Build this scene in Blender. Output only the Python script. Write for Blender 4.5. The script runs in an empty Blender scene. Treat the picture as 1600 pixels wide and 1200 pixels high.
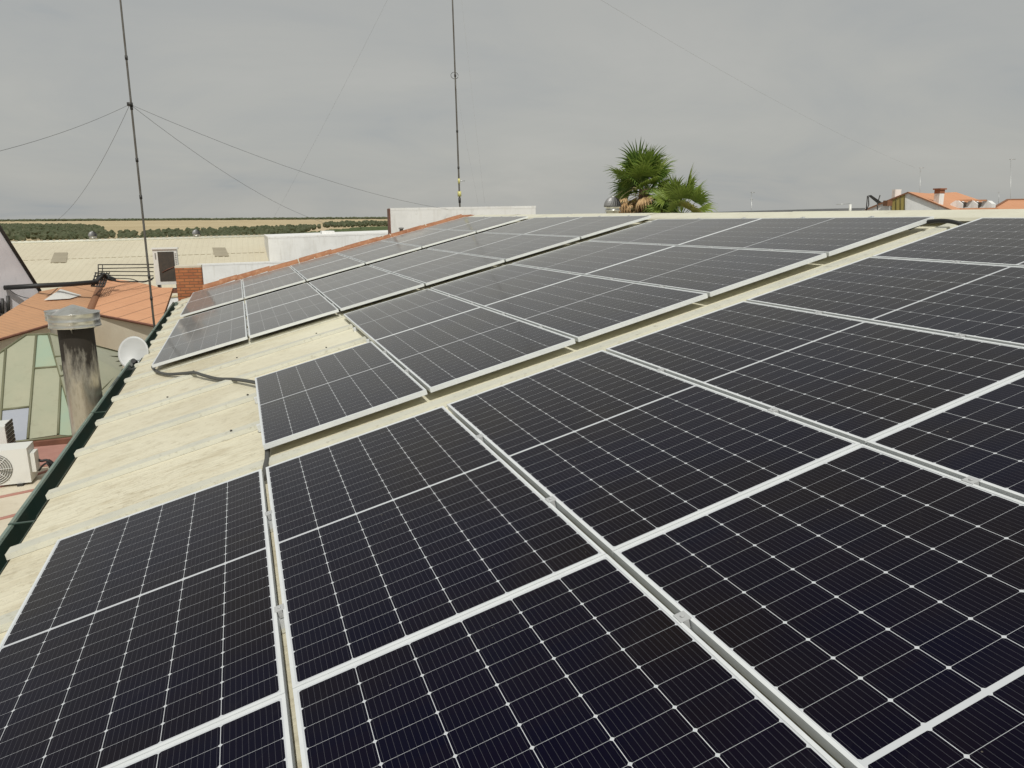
import bpy, bmesh, math, random
from mathutils import Vector, Matrix
R_ = math.radians
rnd = random.Random(7)
sc = bpy.context.scene
col = sc.collection

# ------------------------------------------------------------------ camera
FPX = 1164.336
CW = Vector((1.07291755, -4.483321, 1.74249327))
RW = Matrix(((0.94005348, -0.34096813, -0.00634002),
             (-0.08097433, -0.20511081, -0.97538337),
             (0.33127423, 0.91742591, -0.2204248)))
cd = bpy.data.cameras.new('camera')
cam = bpy.data.objects.new('camera', cd); col.objects.link(cam)
m4 = Matrix.Identity(4)
for i in range(3):
    m4[i][0] = RW[0][i]; m4[i][1] = -RW[1][i]; m4[i][2] = -RW[2][i]; m4[i][3] = CW[i]
cam.matrix_world = m4
cd.sensor_width = 36; cd.lens = FPX / 1600 * 36
cd.clip_start = 0.05; cd.clip_end = 20000
sc.camera = cam

# ------------------------------------------------------------------ light
SUN_DIR = Vector((-.09, -.585, .80)).normalized()
SUN_EL = math.degrees(math.asin(SUN_DIR.z))
sl = bpy.data.lights.new('sun', 'SUN'); sun = bpy.data.objects.new('sun', sl); col.objects.link(sun)
sl.energy = 2.75; sl.angle = R_(0.6); sl.color = (1.0, .975, .915)
sun.rotation_euler = SUN_DIR.to_track_quat('Z', 'Y').to_euler()

def world():
    w = bpy.data.worlds.new('World'); sc.world = w; w.use_nodes = True
    nt = w.node_tree; N = nt.nodes; L = nt.links; N.clear()
    out = N.new('ShaderNodeOutputWorld')
    sky = N.new('ShaderNodeTexSky'); sky.sky_type = 'NISHITA'; sky.sun_disc = False
    sky.sun_elevation = R_(SUN_EL); sky.sun_rotation = math.atan2(SUN_DIR.x, SUN_DIR.y)
    sky.dust_density = 3
    b1 = N.new('ShaderNodeBackground'); b1.inputs[1].default_value = .1
    L.new(sky.outputs[0], b1.inputs[0])
    tc = N.new('ShaderNodeTexCoord'); sp = N.new('ShaderNodeSeparateXYZ'); L.new(tc.outputs['Generated'], sp.inputs[0])
    def M(op, a, b=None, c=None):
        n = N.new('ShaderNodeMath'); n.operation = op
        for i, x in enumerate((a, b, c)):
            if x is None: continue
            if isinstance(x, (int, float)): n.inputs[i].default_value = x
            else: L.new(x, n.inputs[i])
        return n.outputs[0]
    z = M('ADD', M('MAXIMUM', sp.outputs[2], 0.0), .24)          # a flat cloud layer seen in perspective
    cx = M('DIVIDE', sp.outputs[0], z); cy = M('DIVIDE', sp.outputs[1], z)
    cv = N.new('ShaderNodeCombineXYZ'); L.new(cx, cv.inputs[0]); L.new(M('MULTIPLY', cy, 1.0), cv.inputs[1])
    n1 = N.new('ShaderNodeTexNoise'); n1.inputs['Scale'].default_value = 1.15; n1.inputs['Detail'].default_value = 6
    n1.inputs['Roughness'].default_value = .58; n1.inputs['Distortion'].default_value = .6
    L.new(cv.outputs[0], n1.inputs['Vector'])
    mp = N.new('ShaderNodeMapping'); mp.inputs['Rotation'].default_value = (0, 0, .5); mp.inputs['Scale'].default_value = (.6, 1.7, 1)
    mp.inputs['Location'].default_value = (3.1, 1.7, 0)
    L.new(cv.outputs[0], mp.inputs['Vector'])
    n2 = N.new('ShaderNodeTexNoise'); n2.inputs['Scale'].default_value = .8; n2.inputs['Detail'].default_value = 5
    L.new(mp.outputs[0], n2.inputs['Vector'])
    s = M('ADD', M('MULTIPLY', n1.outputs[0], .55), M('MULTIPLY', n2.outputs[0], .45))
    cr = N.new('ShaderNodeValToRGB'); L.new(s, cr.inputs[0])
    e = cr.color_ramp.elements
    e[0].position = .30; e[0].color = (.32, .352, .372, 1)
    e[1].position = .72; e[1].color = (.50, .494, .462, 1)
    x = e.new(.42); x.color = (.410, .418, .405, 1)
    x = e.new(.54); x.color = (.447, .448, .422, 1)
    b2 = N.new('ShaderNodeBackground'); L.new(cr.outputs[0], b2.inputs[0]); b2.inputs[1].default_value = 1.0
    mx = N.new('ShaderNodeMixShader'); mx.inputs[0].default_value = .93
    L.new(b1.outputs[0], mx.inputs[1]); L.new(b2.outputs[0], mx.inputs[2]); L.new(mx.outputs[0], out.inputs[0])
world()
vs = sc.view_settings
vs.view_transform = 'Standard'; vs.look = 'None'; vs.exposure = 0; vs.gamma = 1; vs.use_curve_mapping = False

# ------------------------------------------------------------------ helpers
def ray(px, py):
    return RW.transposed() @ Vector(((px - 800) / FPX, (py - 600) / FPX, 1))
def atx(px, py, X): d = ray(px, py); return CW + d * ((X - CW.x) / d.x)
def aty(px, py, Y): d = ray(px, py); return CW + d * ((Y - CW.y) / d.y)
def atz(px, py, Z): d = ray(px, py); return CW + d * ((Z - CW.z) / d.z)
def atd(px, py, D): return CW + ray(px, py) * D
def atp(px, py, P, n):
    d = ray(px, py); return CW + d * ((P - CW).dot(n) / d.dot(n))

def tag(o, label=None, cat=None, group=None, kind=None):
    if label: o['label'] = label
    if cat: o['category'] = cat
    if group: o['group'] = group
    if kind: o['kind'] = kind
    return o
def empty(name, loc, label, cat, group=None):
    o = bpy.data.objects.new(name, None); col.objects.link(o); o.location = loc
    o.empty_display_size = .2
    return tag(o, label, cat, group)
def link(name, me, parent=None):
    o = bpy.data.objects.new(name, me); col.objects.link(o)
    if parent is not None:
        o.parent = parent
    return o

class MB:
    """collects shapes in world coordinates and links them as ONE mesh object"""
    def __init__(s): s.bm = bmesh.new(); s.uv = s.bm.loops.layers.uv.new('UVMap'); s.mi = 0
    def face(s, pts, uvs=None, smooth=False):
        vs_ = [s.bm.verts.new(p) for p in pts]
        f = s.bm.faces.new(vs_); f.material_index = s.mi; f.smooth = smooth
        if uvs:
            for l, u in zip(f.loops, uvs): l[s.uv].uv = u
        return f
    def hexa(s, c):  # 8 corners: bottom 4 ccw, top 4 ccw
        for q in ((3, 2, 1, 0), (4, 5, 6, 7), (0, 1, 5, 4), (1, 2, 6, 5), (2, 3, 7, 6), (3, 0, 4, 7)):
            s.face([c[i] for i in q])
        return s
    def box(s, lo, hi, mat=None):
        x0, y0, z0 = lo; x1, y1, z1 = hi
        c = [Vector(p) for p in ((x0, y0, z0), (x1, y0, z0), (x1, y1, z0), (x0, y1, z0), (x0, y0, z1), (x1, y0, z1), (x1, y1, z1), (x0, y1, z1))]
        if mat: c = [mat @ p for p in c]
        return s.hexa(c)
    def slab(s, pts, th, n=None):
        """planar polygon with thickness th behind it; UV in metres (u horizontal, v up the slope)"""
        pts = [Vector(p) for p in pts]
        nn = (pts[1] - pts[0]).cross(pts[2] - pts[0]).normalized()
        if n is not None and nn.dot(n) < 0: pts = pts[::-1]; nn = -nn
        h = Vector((0, 0, 1)).cross(nn)
        h = h.normalized() if h.length > 1e-4 else Vector((1, 0, 0))
        up = nn.cross(h)
        o = pts[0]
        uvs = [((p - o).dot(h), (p - o).dot(up)) for p in pts]
        s.face(pts, uvs)
        back = [p - nn * th for p in pts]
        s.face(back[::-1], uvs[::-1])
        k = len(pts)
        for i in range(k):
            j = (i + 1) % k
            s.face([pts[j], pts[i], back[i], back[j]])
        return s
    def tube(s, pts, r, n=8, cap=True, r2=None):
        pts = [Vector(p) for p in pts]; rings = []
        k = len(pts); ref = None
        for i, p in enumerate(pts):
            t = (pts[min(i + 1, k - 1)] - pts[max(i - 1, 0)]).normalized()
            if ref is None or abs(t.dot(ref)) > .95:
                ref = Vector((0, 0, 1)) if abs(t.z) < .9 else Vector((1, 0, 0))
            a = t.cross(ref).normalized(); b = t.cross(a)
            rr = r[i] if isinstance(r, (list, tuple)) else (r if r2 is None else r + (r2 - r) * i / (k - 1))
            rings.append([s.bm.verts.new(p + (a * math.cos(2 * math.pi * q / n) + b * math.sin(2 * math.pi * q / n)) * rr) for q in range(n)])
        for i in range(k - 1):
            for q in range(n):
                f = s.bm.faces.new((rings[i][q], rings[i + 1][q], rings[i + 1][(q + 1) % n], rings[i][(q + 1) % n]))
                f.smooth = True; f.material_index = s.mi
        if cap:
            for ring, rev in ((rings[0], False), (rings[-1], True)):
                try:
                    f = s.bm.faces.new(ring[::-1] if rev else ring); f.material_index = s.mi
                except ValueError: pass
        return s
    def lathe(s, o, prof, n=28, smooth=True):
        o = Vector(o); rings = []
        for r, z in prof:
            rings.append([s.bm.verts.new(o + Vector((r * math.cos(2 * math.pi * q / n), r * math.sin(2 * math.pi * q / n), z))) for q in range(n)])
        for i in range(len(prof) - 1):
            for q in range(n):
                f = s.bm.faces.new((rings[i][q], rings[i][(q + 1) % n], rings[i + 1][(q + 1) % n], rings[i + 1][q]))
                f.smooth = smooth; f.material_index = s.mi
        return s
    def mesh(s, name, mats, recalc=True):
        if recalc: bmesh.ops.recalc_face_normals(s.bm, faces=s.bm.faces)
        me = bpy.data.meshes.new(name); s.bm.to_mesh(me); s.bm.free()
        for m in (mats if isinstance(mats, (list, tuple)) else [mats]): me.materials.append(m)
        return me
    def build(s, name, mats, parent=None, bevel=0, recalc=True):
        """vertices are world coordinates; the object origin goes to the middle of the shape's base"""
        vsx = [v.co for v in s.bm.verts]
        lo = Vector((min(v[i] for v in vsx) for i in range(3))); hi = Vector((max(v[i] for v in vsx) for i in range(3)))
        o0 = Vector(((lo.x + hi.x) / 2, (lo.y + hi.y) / 2, lo.z))
        bmesh.ops.translate(s.bm, vec=-o0, verts=s.bm.verts)
        me = s.mesh(name, mats, recalc)
        o = link(name, me)
        if parent is not None:
            o.parent = parent; o.location = o0 - abs_loc(parent)
        else: o.location = o0
        if bevel:
            b = o.modifiers.new('bevel', 'BEVEL'); b.width = bevel; b.segments = 2; b.limit_method = 'ANGLE'
        return o
def abs_loc(o):
    v = o.location.copy()
    while o.parent is not None: o = o.parent; v += o.location
    return v

# ------------------------------------------------------------------ materials
def mat(name, base, rough=.6, metal=0, spec=.5, noise=None, bump=None, coat=0):
    """noise = list of (scale, colour, lo, hi[, stretch]) layers mixed over the base; bump = (scale, strength, dist)"""
    m = bpy.data.materials.new(name); m.use_nodes = True
    nt = m.node_tree; N = nt.nodes; L = nt.links; p = N['Principled BSDF']
    p.inputs['Roughness'].default_value = rough; p.inputs['Metallic'].default_value = metal
    p.inputs['Specular IOR Level'].default_value = spec
    p.inputs['Base Color'].default_value = (*base, 1)
    tc = N.new('ShaderNodeTexCoord'); prev = None
    for k, ly in enumerate(noise or []):
        scale, c, lo, hi = ly[:4]; st = ly[4] if len(ly) > 4 else (1, 1, 1)
        mp = N.new('ShaderNodeMapping'); mp.inputs['Scale'].default_value = st; mp.inputs['Location'].default_value = (k * 3.7, k * 1.3, k * 2.1)
        L.new(tc.outputs['Object'], mp.inputs[0])
        nz = N.new('ShaderNodeTexNoise'); nz.inputs['Scale'].default_value = scale; nz.inputs['Detail'].default_value = 8; nz.inputs['Roughness'].default_value = .62
        L.new(mp.outputs[0], nz.inputs['Vector'])
        mr = N.new('ShaderNodeMapRange'); mr.inputs[1].default_value = lo; mr.inputs[2].default_value = hi
        L.new(nz.outputs[0], mr.inputs[0])
        mx = N.new('ShaderNodeMix'); mx.data_type = 'RGBA'
        L.new(mr.outputs[0], mx.inputs[0])
        if prev is None: mx.inputs[6].default_value = (*base, 1)
        else: L.new(prev, mx.inputs[6])
        mx.inputs[7].default_value = (*c, 1); prev = mx.outputs[2]
    if prev is not None: L.new(prev, p.inputs['Base Color'])
    if bump:
        nz = N.new('ShaderNodeTexNoise'); nz.inputs['Scale'].default_value = bump[0]; nz.inputs['Detail'].default_value = 6
        L.new(tc.outputs['Object'], nz.inputs['Vector'])
        b = N.new('ShaderNodeBump'); b.inputs['Strength'].default_value = bump[1]; b.inputs['Distance'].default_value = bump[2]
        L.new(nz.outputs[0], b.inputs['Height']); L.new(b.outputs[0], p.inputs['Normal'])
    m['p'] = 1
    return m
class NB:
    """tiny node-math builder on an existing material"""
    def __init__(s, m): s.nt = m.node_tree; s.N = s.nt.nodes; s.L = s.nt.links; s.p = s.N['Principled BSDF']
    def M(s, op, a, b=None, c=None):
        n = s.N.new('ShaderNodeMath'); n.operation = op
        for i, x in enumerate((a, b, c)):
            if x is None: continue
            if isinstance(x, (int, float)): n.inputs[i].default_value = x
            else: s.L.new(x, n.inputs[i])
        return n.outputs[0]
    def mix(s, f, a, b):
        n = s.N.new('ShaderNodeMix'); n.data_type = 'RGBA'
        for i, x in ((0, f), (6, a), (7, b)):
            if isinstance(x, (int, float)): n.inputs[i].default_value = x
            elif isinstance(x, tuple): n.inputs[i].default_value = (*x, 1)
            else: s.L.new(x, n.inputs[i])
        return n.outputs[2]
    def uv(s):
        t = s.N.new('ShaderNodeUVMap'); t.uv_map = 'UVMap'
        q = s.N.new('ShaderNodeSeparateXYZ'); s.L.new(t.outputs[0], q.inputs[0]); return q.outputs[0], q.outputs[1]
    def obj(s):
        t = s.N.new('ShaderNodeTexCoord'); q = s.N.new('ShaderNodeSeparateXYZ'); s.L.new(t.outputs['Object'], q.inputs[0])
        return q.outputs[0], q.outputs[1], q.outputs[2]
    def noise(s, scale, vec=None, detail=5, rough=.55):
        n = s.N.new('ShaderNodeTexNoise'); n.inputs['Scale'].default_value = scale; n.inputs['Detail'].default_value = detail; n.inputs['Roughness'].default_value = rough
        if vec is None: t = s.N.new('ShaderNodeTexCoord'); vec = t.outputs['Object']
        s.L.new(vec, n.inputs['Vector']); return n.outputs[0]
    def comb(s, a, b, c=0.0):
        n = s.N.new('ShaderNodeCombineXYZ')
        for i, x in enumerate((a, b, c)):
            if isinstance(x, (int, float)): n.inputs[i].default_value = x
            else: s.L.new(x, n.inputs[i])
        return n.outputs[0]
    def ramp(s, x, lo, hi):
        n = s.N.new('ShaderNodeMapRange'); n.inputs[1].default_value = lo; n.inputs[2].default_value = hi; s.L.new(x, n.inputs[0]); return n.outputs[0]
    def bump(s, h, dist, strength=1):
        n = s.N.new('ShaderNodeBump'); n.inputs['Distance'].default_value = dist; n.inputs['Strength'].default_value = strength
        s.L.new(h, n.inputs['Height']); s.L.new(n.outputs[0], s.p.inputs['Normal'])
    def base_in(s):
        i = s.p.inputs['Base Color']
        return i.links[0].from_socket if i.links else tuple(i.default_value)[:3]
    def base(s, x): s.L.new(x, s.p.inputs['Base Color'])

W_, L_ = 1.134, 2.278
TH = math.asin(0.2456 / math.hypot(.2456, .96937))
CS, SN = math.cos(TH), math.sin(TH)
def P(u, v, h=0): return Vector((u * CS - h * SN, v, u * SN + h * CS))   # roof-plane coordinates to world

def cells_material():
    m = mat('solar_cells', (.01, .01, .012), rough=.09, spec=.5)
    b = NB(m); M = b.M; p = b.p
    p.inputs['IOR'].default_value = 1.18
    p.inputs['Sheen Weight'].default_value = 1.0; p.inputs['Sheen Roughness'].default_value = .235; p.inputs['Sheen Tint'].default_value = (.97, .97, .96, 1)
    U, V = b.uv()
    pu, pv = .1835, .0925
    x = M('DIVIDE', M('SUBTRACT', U, .0165), pu)
    inx = M('MULTIPLY', M('GREATER_THAN', x, 0.0), M('LESS_THAN', x, 6.0))
    vc = M('SUBTRACT', M('ABSOLUTE', M('SUBTRACT', V, L_ / 2)), .008)
    y = M('DIVIDE', vc, pv)
    iny = M('MULTIPLY', M('GREATER_THAN', y, 0.0), M('LESS_THAN', y, 12.0))
    fx = M('SUBTRACT', M('FRACT', x), .5); fy = M('SUBTRACT', M('FRACT', y), .5)
    dx = M('MULTIPLY', M('ABSOLUTE', fx), pu); dy = M('MULTIPLY', M('ABSOLUTE', fy), pv)
    a, c = pu / 2 - .0010, pv / 2 - .0005
    cell = M('MULTIPLY', M('MULTIPLY', M('LESS_THAN', dx, a), M('LESS_THAN', dy, c)), M('LESS_THAN', M('ADD', dx, dy), a + c - .0062))
    cell = M('MULTIPLY', cell, M('MULTIPLY', inx, iny))
    bb = M('MULTIPLY', M('ABSOLUTE', M('SUBTRACT', M('FRACT', M('MULTIPLY', M('ADD', fx, .5), 10.0)), .5)), pu / 10)
    bus = M('LESS_THAN', bb, .0004)
    wn = b.N.new('ShaderNodeTexWhiteNoise'); wn.noise_dimensions = '3D'
    oi = b.N.new('ShaderNodeObjectInfo')
    b.L.new(b.comb(M('FLOOR', x), M('FLOOR', M('DIVIDE', V, pv)), M('MULTIPLY', oi.outputs['Random'], 50)), wn.inputs[0])
    c1 = b.mix(wn.outputs[0], (.0010, .0010, .0085), (.0022, .0014, .0080))
    tint = b.ramp(b.noise(.9, b.comb(M('ADD', U, M('MULTIPLY', oi.outputs['Random'], 37)), V, 0.0), 3, .5), .42, .66)   # the blue coating drifts to brown
    c1 = b.mix(tint, c1, (.0065, .0042, .0040))
    p.inputs['Specular Tint'].default_value = (.62, .58, 1.0, 1)
    dust = b.ramp(b.noise(2.3, None, 9, .7), .42, .75)
    c2 = b.mix(M('MULTIPLY', dust, .007), c1, (.32, .29, .24))
    vo = b.N.new('ShaderNodeTexVoronoi'); vo.inputs['Scale'].default_value = 17       # stray specks of dirt
    tcv = b.N.new('ShaderNodeTexCoord'); mpv = b.N.new('ShaderNodeVectorMath'); mpv.operation = 'ADD'
    b.L.new(tcv.outputs['Object'], mpv.inputs[0]); b.L.new(b.comb(M('MULTIPLY', oi.outputs['Random'], 40), M('MULTIPLY', oi.outputs['Random'], 23), 0.0), mpv.inputs[1])
    b.L.new(mpv.outputs[0], vo.inputs['Vector'])
    sq = b.N.new('ShaderNodeSeparateXYZ'); b.L.new(vo.outputs['Color'], sq.inputs[0])
    spk = M('MULTIPLY', M('LESS_THAN', vo.outputs['Distance'], M('MULTIPLY', sq.outputs[1], .075)), M('GREATER_THAN', sq.outputs[0], .72))
    smear = b.ramp(b.noise(1.0, b.comb(M('MULTIPLY', M('ADD', U, V), 1.5), M('MULTIPLY', M('SUBTRACT', V, U), 6.0), M('MULTIPLY', oi.outputs['Random'], 30)), 9, .7), .60, .80)
    c2 = b.mix(M('MULTIPLY', smear, .022), c2, (.4, .38, .34))
    c2 = b.mix(M('MULTIPLY', spk, .35), c2, (.30, .27, .22))
    c3 = b.mix(bus, c2, (.07, .07, .08))
    c4 = b.mix(cell, (.56, .58, .60), c3)
    b.base(c4)
    # the glass is faintly dusty: reflections soften unevenly
    b.L.new(b.ramp(b.noise(1.1, None, 6, .6), .2, 3.2), p.inputs['Roughness'])
    return m

MT = {}
MT['cells'] = cells_material()
MT['alu'] = mat('anodised_aluminium', (.76, .785, .79), rough=.45, metal=.15, noise=[(6, (.66, .685, .69), .45, .8)])
MT['clampalu'] = mat('clamp_aluminium', (.55, .56, .56), rough=.4, metal=.3)
MT['steel'] = mat('zinc_steel', (.5, .51, .5), rough=.4, metal=.6)
MT['black'] = mat('black_rubber', (.018, .018, .018), rough=.55)
MT['conduit'] = mat('grey_conduit', (.075, .075, .068), rough=.6, bump=(60, .4, .004))

def roof_material():
    m = mat('cream_roof_sheet', (.70, .655, .50), rough=.45, spec=.35, noise=[
        (.9, (.61, .555, .405), .42, .66), (4, (.50, .435, .295), .50, .74, (.7, 1.5, 1)), (13, (.43, .375, .255), .53, .76, (.8, 1.3, 1)), (44, (.27, .23, .15), .58, .78), (.5, (.74, .70, .545), .5, .8)])
    b = NB(m); x, y, z = b.obj()
    # rain leaves most of its dirt on the lower, eave end of the sheets (object x: eave about -3.7, ridge about 3.7)
    low = b.ramp(b.M('ADD', x, b.M('MULTIPLY', b.noise(1.2), 1.2)), -.2, -2.2)
    b.base(b.mix(b.M('ADD', .18, b.M('MULTIPLY', low, .82)), (.83, .80, .625), b.base_in()))
    # eight fine stiffening grooves per sheet
    w = b.M('SINE', b.M('MULTIPLY', y, 2 * math.pi / .1043))
    b.bump(b.M('MAXIMUM', w, .55), .0035, .9)
    return m
MT['roof'] = roof_material()
MT['rib'] = mat('rib_cap_sheet', (.61, .60, .50), rough=.45, spec=.35, noise=[(3, (.50, .50, .43), .45, .75), (22, (.32, .30, .23), .56, .8)])
MT['ridge'] = mat('ridge_sheet', (.72, .70, .56), rough=.45, noise=[(2.2, (.60, .57, .44), .45, .8), (14, (.45, .41, .3), .6, .85)])
MT['gutter'] = mat('dark_green_gutter', (.022, .062, .050), rough=.34, spec=.5, noise=[(1.1, (.075, .085, .06), .42, .72), (6, (.05, .06, .04), .48, .75), (28, (.14, .13, .085), .58, .8)])
MT['gutter_rim'] = mat('faded_green_rim', (.17, .235, .20), rough=.4, noise=[(4, (.22, .26, .21), .4, .7), (18, (.10, .13, .1), .55, .8)])
MT['white'] = mat('white_render', (.80, .80, .78), rough=.8, noise=[(1.2, (.66, .655, .63), .45, .85), (9, (.58, .565, .53), .6, .9), (2.2, (.60, .585, .54), .52, .8, (2.5, 2.5, .3))], bump=(40, .15, .01))
MT['cream_wall'] = mat('cream_render', (.68, .61, .48), rough=.85, noise=[(1.5, (.60, .52, .40), .45, .8), (8, (.52, .45, .34), .6, .9)], bump=(30, .2, .01))
MT['lilac'] = mat('pale_lilac_render', (.66, .635, .655), rough=.85, noise=[(1.2, (.52, .50, .52), .45, .8), (6, (.45, .43, .43), .58, .9, (3, 3, .6))])
MT['concrete'] = mat('grey_concrete', (.3, .3, .29), rough=.85, noise=[(2, (.22, .22, .21), .45, .8)])
MT['brown'] = mat('brown_flashing', (.17, .07, .045), rough=.6, noise=[(5, (.26, .11, .07), .45, .75)])
MT['red'] = mat('red_flat_roof', (.42, .21, .17), rough=.7, noise=[(3, (.34, .16, .13), .45, .8), (16, (.5, .3, .24), .55, .85)])
MT['acwhite'] = mat('white_enamel', (.72, .72, .68), rough=.4, noise=[(4, (.62, .61, .56), .5, .9)])
MT['darkgrille'] = mat('dark_grille', (.05, .042, .034), rough=.6, noise=[(10, (.09, .07, .05), .45, .8)])
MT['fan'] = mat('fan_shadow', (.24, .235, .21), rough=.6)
MT['greybark'] = mat('mast_steel', (.17, .165, .15), rough=.45, metal=.5, noise=[(4, (.10, .08, .06), .45, .7, (1, 1, .6))])
MT['dark'] = mat('dark_steel', (.05, .048, .045), rough=.5, metal=.3)
MT['yellow'] = mat('yellow_ceramic', (.62, .58, .22), rough=.35)
MT['wire_pale'] = mat('pale_wire', (.30, .30, .29), rough=.5)
MT['wire'] = mat('wire_steel', (.16, .16, .16), rough=.5, metal=.4)
MT['dish'] = mat('dish_paint', (.50, .51, .50), rough=.45, noise=[(5, (.42, .425, .41), .45, .8)])
MT['straw'] = None

def tile_sheet(name, c0, c1, c2, joint=.95, course=.34):
    m = mat(name, c0, rough=.7, spec=.3, noise=[(1.1, c1, .42, .75), (9, c2, .55, .85)])
    b = NB(m); U, V = b.uv()
    j = b.M('ABSOLUTE', b.M('SUBTRACT', b.M('FRACT', b.M('DIVIDE', U, joint)), .5))
    jl = b.M('GREATER_THAN', j, .5 - .022 / joint)
    b.base(b.mix(b.M('MULTIPLY', jl, .75), b.base_in(), (.10, .045, .025)))
    w = b.M('SINE', b.M('MULTIPLY', U, 2 * math.pi / .19)); s = b.M('FRACT', b.M('DIVIDE', V, course))
    b.bump(b.M('ADD', b.M('MULTIPLY', w, .5), b.M('MULTIPLY', s, -.9)), .012, .7)
    return m
MT['tile'] = tile_sheet('orange_tile_sheet', (.62, .325, .18), (.56, .285, .155), (.46, .245, .14))
MT['tile_old'] = tile_sheet('weathered_tile_sheet', (.54, .30, .165), (.46, .265, .15), (.36, .21, .12), joint=3.2)
MT['tile_far'] = tile_sheet('far_orange_tiles', (.60, .30, .165), (.55, .265, .14), (.47, .235, .13), joint=40)
MT['barrel'] = mat('barrel_tile_clay', (.38, .175, .088), rough=.8, noise=[(2, (.28, .115, .055), .4, .65), (9, (.50, .29, .17), .52, .75), (24, (.19, .10, .06), .56, .8)], bump=(25, .3, .01))
MT['mortar'] = mat('lime_mortar', (.62, .57, .46), rough=.9, noise=[(8, (.5, .44, .34), .45, .8)], bump=(30, .4, .01))

def brick_material():
    m = mat('orange_brick', (.45, .17, .07), rough=.85)
    b = NB(m); t = b.N.new('ShaderNodeTexBrick'); U, V = b.uv()
    b.L.new(b.comb(U, V), t.inputs['Vector'])
    t.inputs['Color1'].default_value = (.50, .19, .075, 1); t.inputs['Color2'].default_value = (.36, .12, .05, 1); t.inputs['Mortar'].default_value = (.22, .115, .06, 1)
    t.inputs['Scale'].default_value = 1; t.inputs['Brick Width'].default_value = .215; t.inputs['Row Height'].default_value = .072
    t.inputs['Mortar Size'].default_value = .009; t.inputs['Bias'].default_value = -.1
    n = b.ramp(b.noise(9), .5, .9)
    b.base(b.mix(n, t.outputs[0], (.24, .10, .05))); b.bump(b.M('MULTIPLY', t.outputs[1], -1), .01, .8)
    return m
MT['brick'] = brick_material()

def flue_material():
    m = mat('stainless_flue', (.52, .49, .42), rough=.3, metal=.75)
    b = NB(m); x, y, z = b.obj()
    st = b.noise(3.2, b.comb(b.M('MULTIPLY', x, 3), b.M('MULTIPLY', y, 3), b.M('MULTIPLY', z, .8)), 7, .65)
    up = b.ramp(z, .55, 1.65)                      # soot that has run down from the cowl
    s = b.ramp(b.M('ADD', st, b.M('MULTIPLY', up, .66)), .74, 1.02)
    fine = b.ramp(b.noise(22, b.comb(b.M('MULTIPLY', x, 2), b.M('MULTIPLY', y, 2), b.M('MULTIPLY', z, .5)), 6, .7), .48, .75)
    c = b.mix(b.M('MULTIPLY', fine, .55), b.base_in(), (.22, .17, .10))
    b.base(b.mix(s, c, (.022, .017, .012)))
    b.L.new(b.M('SUBTRACT', .78, b.M('MULTIPLY', s, .75)), b.p.inputs['Metallic'])
    b.L.new(b.M('ADD', .28, b.M('MULTIPLY', s, .45)), b.p.inputs['Roughness'])
    return m
MT['flue'] = flue_material()
MT['cowl'] = mat('bright_zinc', (.62, .62, .58), rough=.28, metal=.85, noise=[(7, (.42, .40, .34), .45, .75), (2, (.72, .72, .70), .45, .7)])
MT['finmetal'] = mat('turbine_fins', (.30, .30, .30), rough=.5, metal=.5)
MT['poly_green'] = mat('polycarbonate_olive', (.345, .355, .255), rough=.3, noise=[(1.5, (.40, .39, .28), .4, .75), (8, (.28, .275, .19), .55, .9)])
MT['poly_mint'] = mat('polycarbonate_mint', (.31, .40, .30), rough=.3, noise=[(1.5, (.36, .40, .28), .4, .75)])
MT['poly_blue'] = mat('polycarbonate_bluish', (.38, .40, .44), rough=.3, noise=[(1.8, (.32, .345, .40), .4, .75)])
MT['poly_bar'] = mat('olive_glazing_bar', (.17, .17, .10), rough=.5)

def corrug_material():
    m = mat('pale_corrugated_sheet', (.62, .57, .43), rough=.6, noise=[(.25, (.56, .50, .37), .4, .75), (2.5, (.48, .43, .32), .55, .9)])
    return m
MT['corr'] = corrug_material()
MT['fibre'] = mat('old_rooflight', (.36, .315, .22), rough=.5, noise=[(1.5, (.29, .25, .17), .4, .8)])
MT['grove'] = mat('olive_foliage', (.088, .098, .056), rough=.85, spec=.2, noise=[(.05, (.056, .073, .036), .4, .7), (.5, (.16, .155, .095), .52, .75)])  # base lightened so the colour carries some distance haze
MT['crop'] = mat('green_crop', (.075, .10, .035), rough=.9, noise=[(.02, (.05, .075, .025), .4, .7), (.12, (.15, .15, .07), .56, .8)])
MT['track'] = mat('dirt_track', (.50, .40, .25), rough=.95)
def leafy(name, c, noise):
    m = mat(name, c, rough=.5, spec=.3, noise=noise); b = NB(m)
    t = b.N.new('ShaderNodeBsdfTranslucent'); x = b.N.new('ShaderNodeMixShader'); x.inputs[0].default_value = .3
    src = b.base_in(); b.L.new(src, t.inputs[0]); out = b.N['Material Output']
    b.L.new(b.p.outputs[0], x.inputs[1]); b.L.new(t.outputs[0], x.inputs[2]); b.L.new(x.outputs[0], out.inputs[0]); return m
MT['frond'] = leafy('palm_frond', (.19, .275, .05), [(.9, (.28, .34, .075), .42, .7), (4, (.13, .20, .036), .5, .8)])
MT['frond_dark'] = leafy('deep_palm_frond', (.115, .19, .034), [(3, (.075, .135, .025), .45, .75)])
MT['frond_lit'] = leafy('lit_palm_frond', (.25, .32, .065), [(3, (.18, .25, .045), .45, .75)])  # brighter, sunlit-looking copy of the frond colour, dealt to leaves at random
MT['frond_old'] = leafy('yellow_palm_frond', (.28, .28, .07), [(1.2, (.28, .25, .07), .42, .7), (4, (.13, .15, .035), .5, .8)])
MT['dryfrond'] = mat('dry_palm_frond', (.50, .34, .17), rough=.8, noise=[(1.6, (.33, .19, .085), .42, .7), (5, (.54, .41, .23), .5, .8)])
MT['flower'] = mat('palm_flower', (.46, .40, .20), rough=.8)
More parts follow.
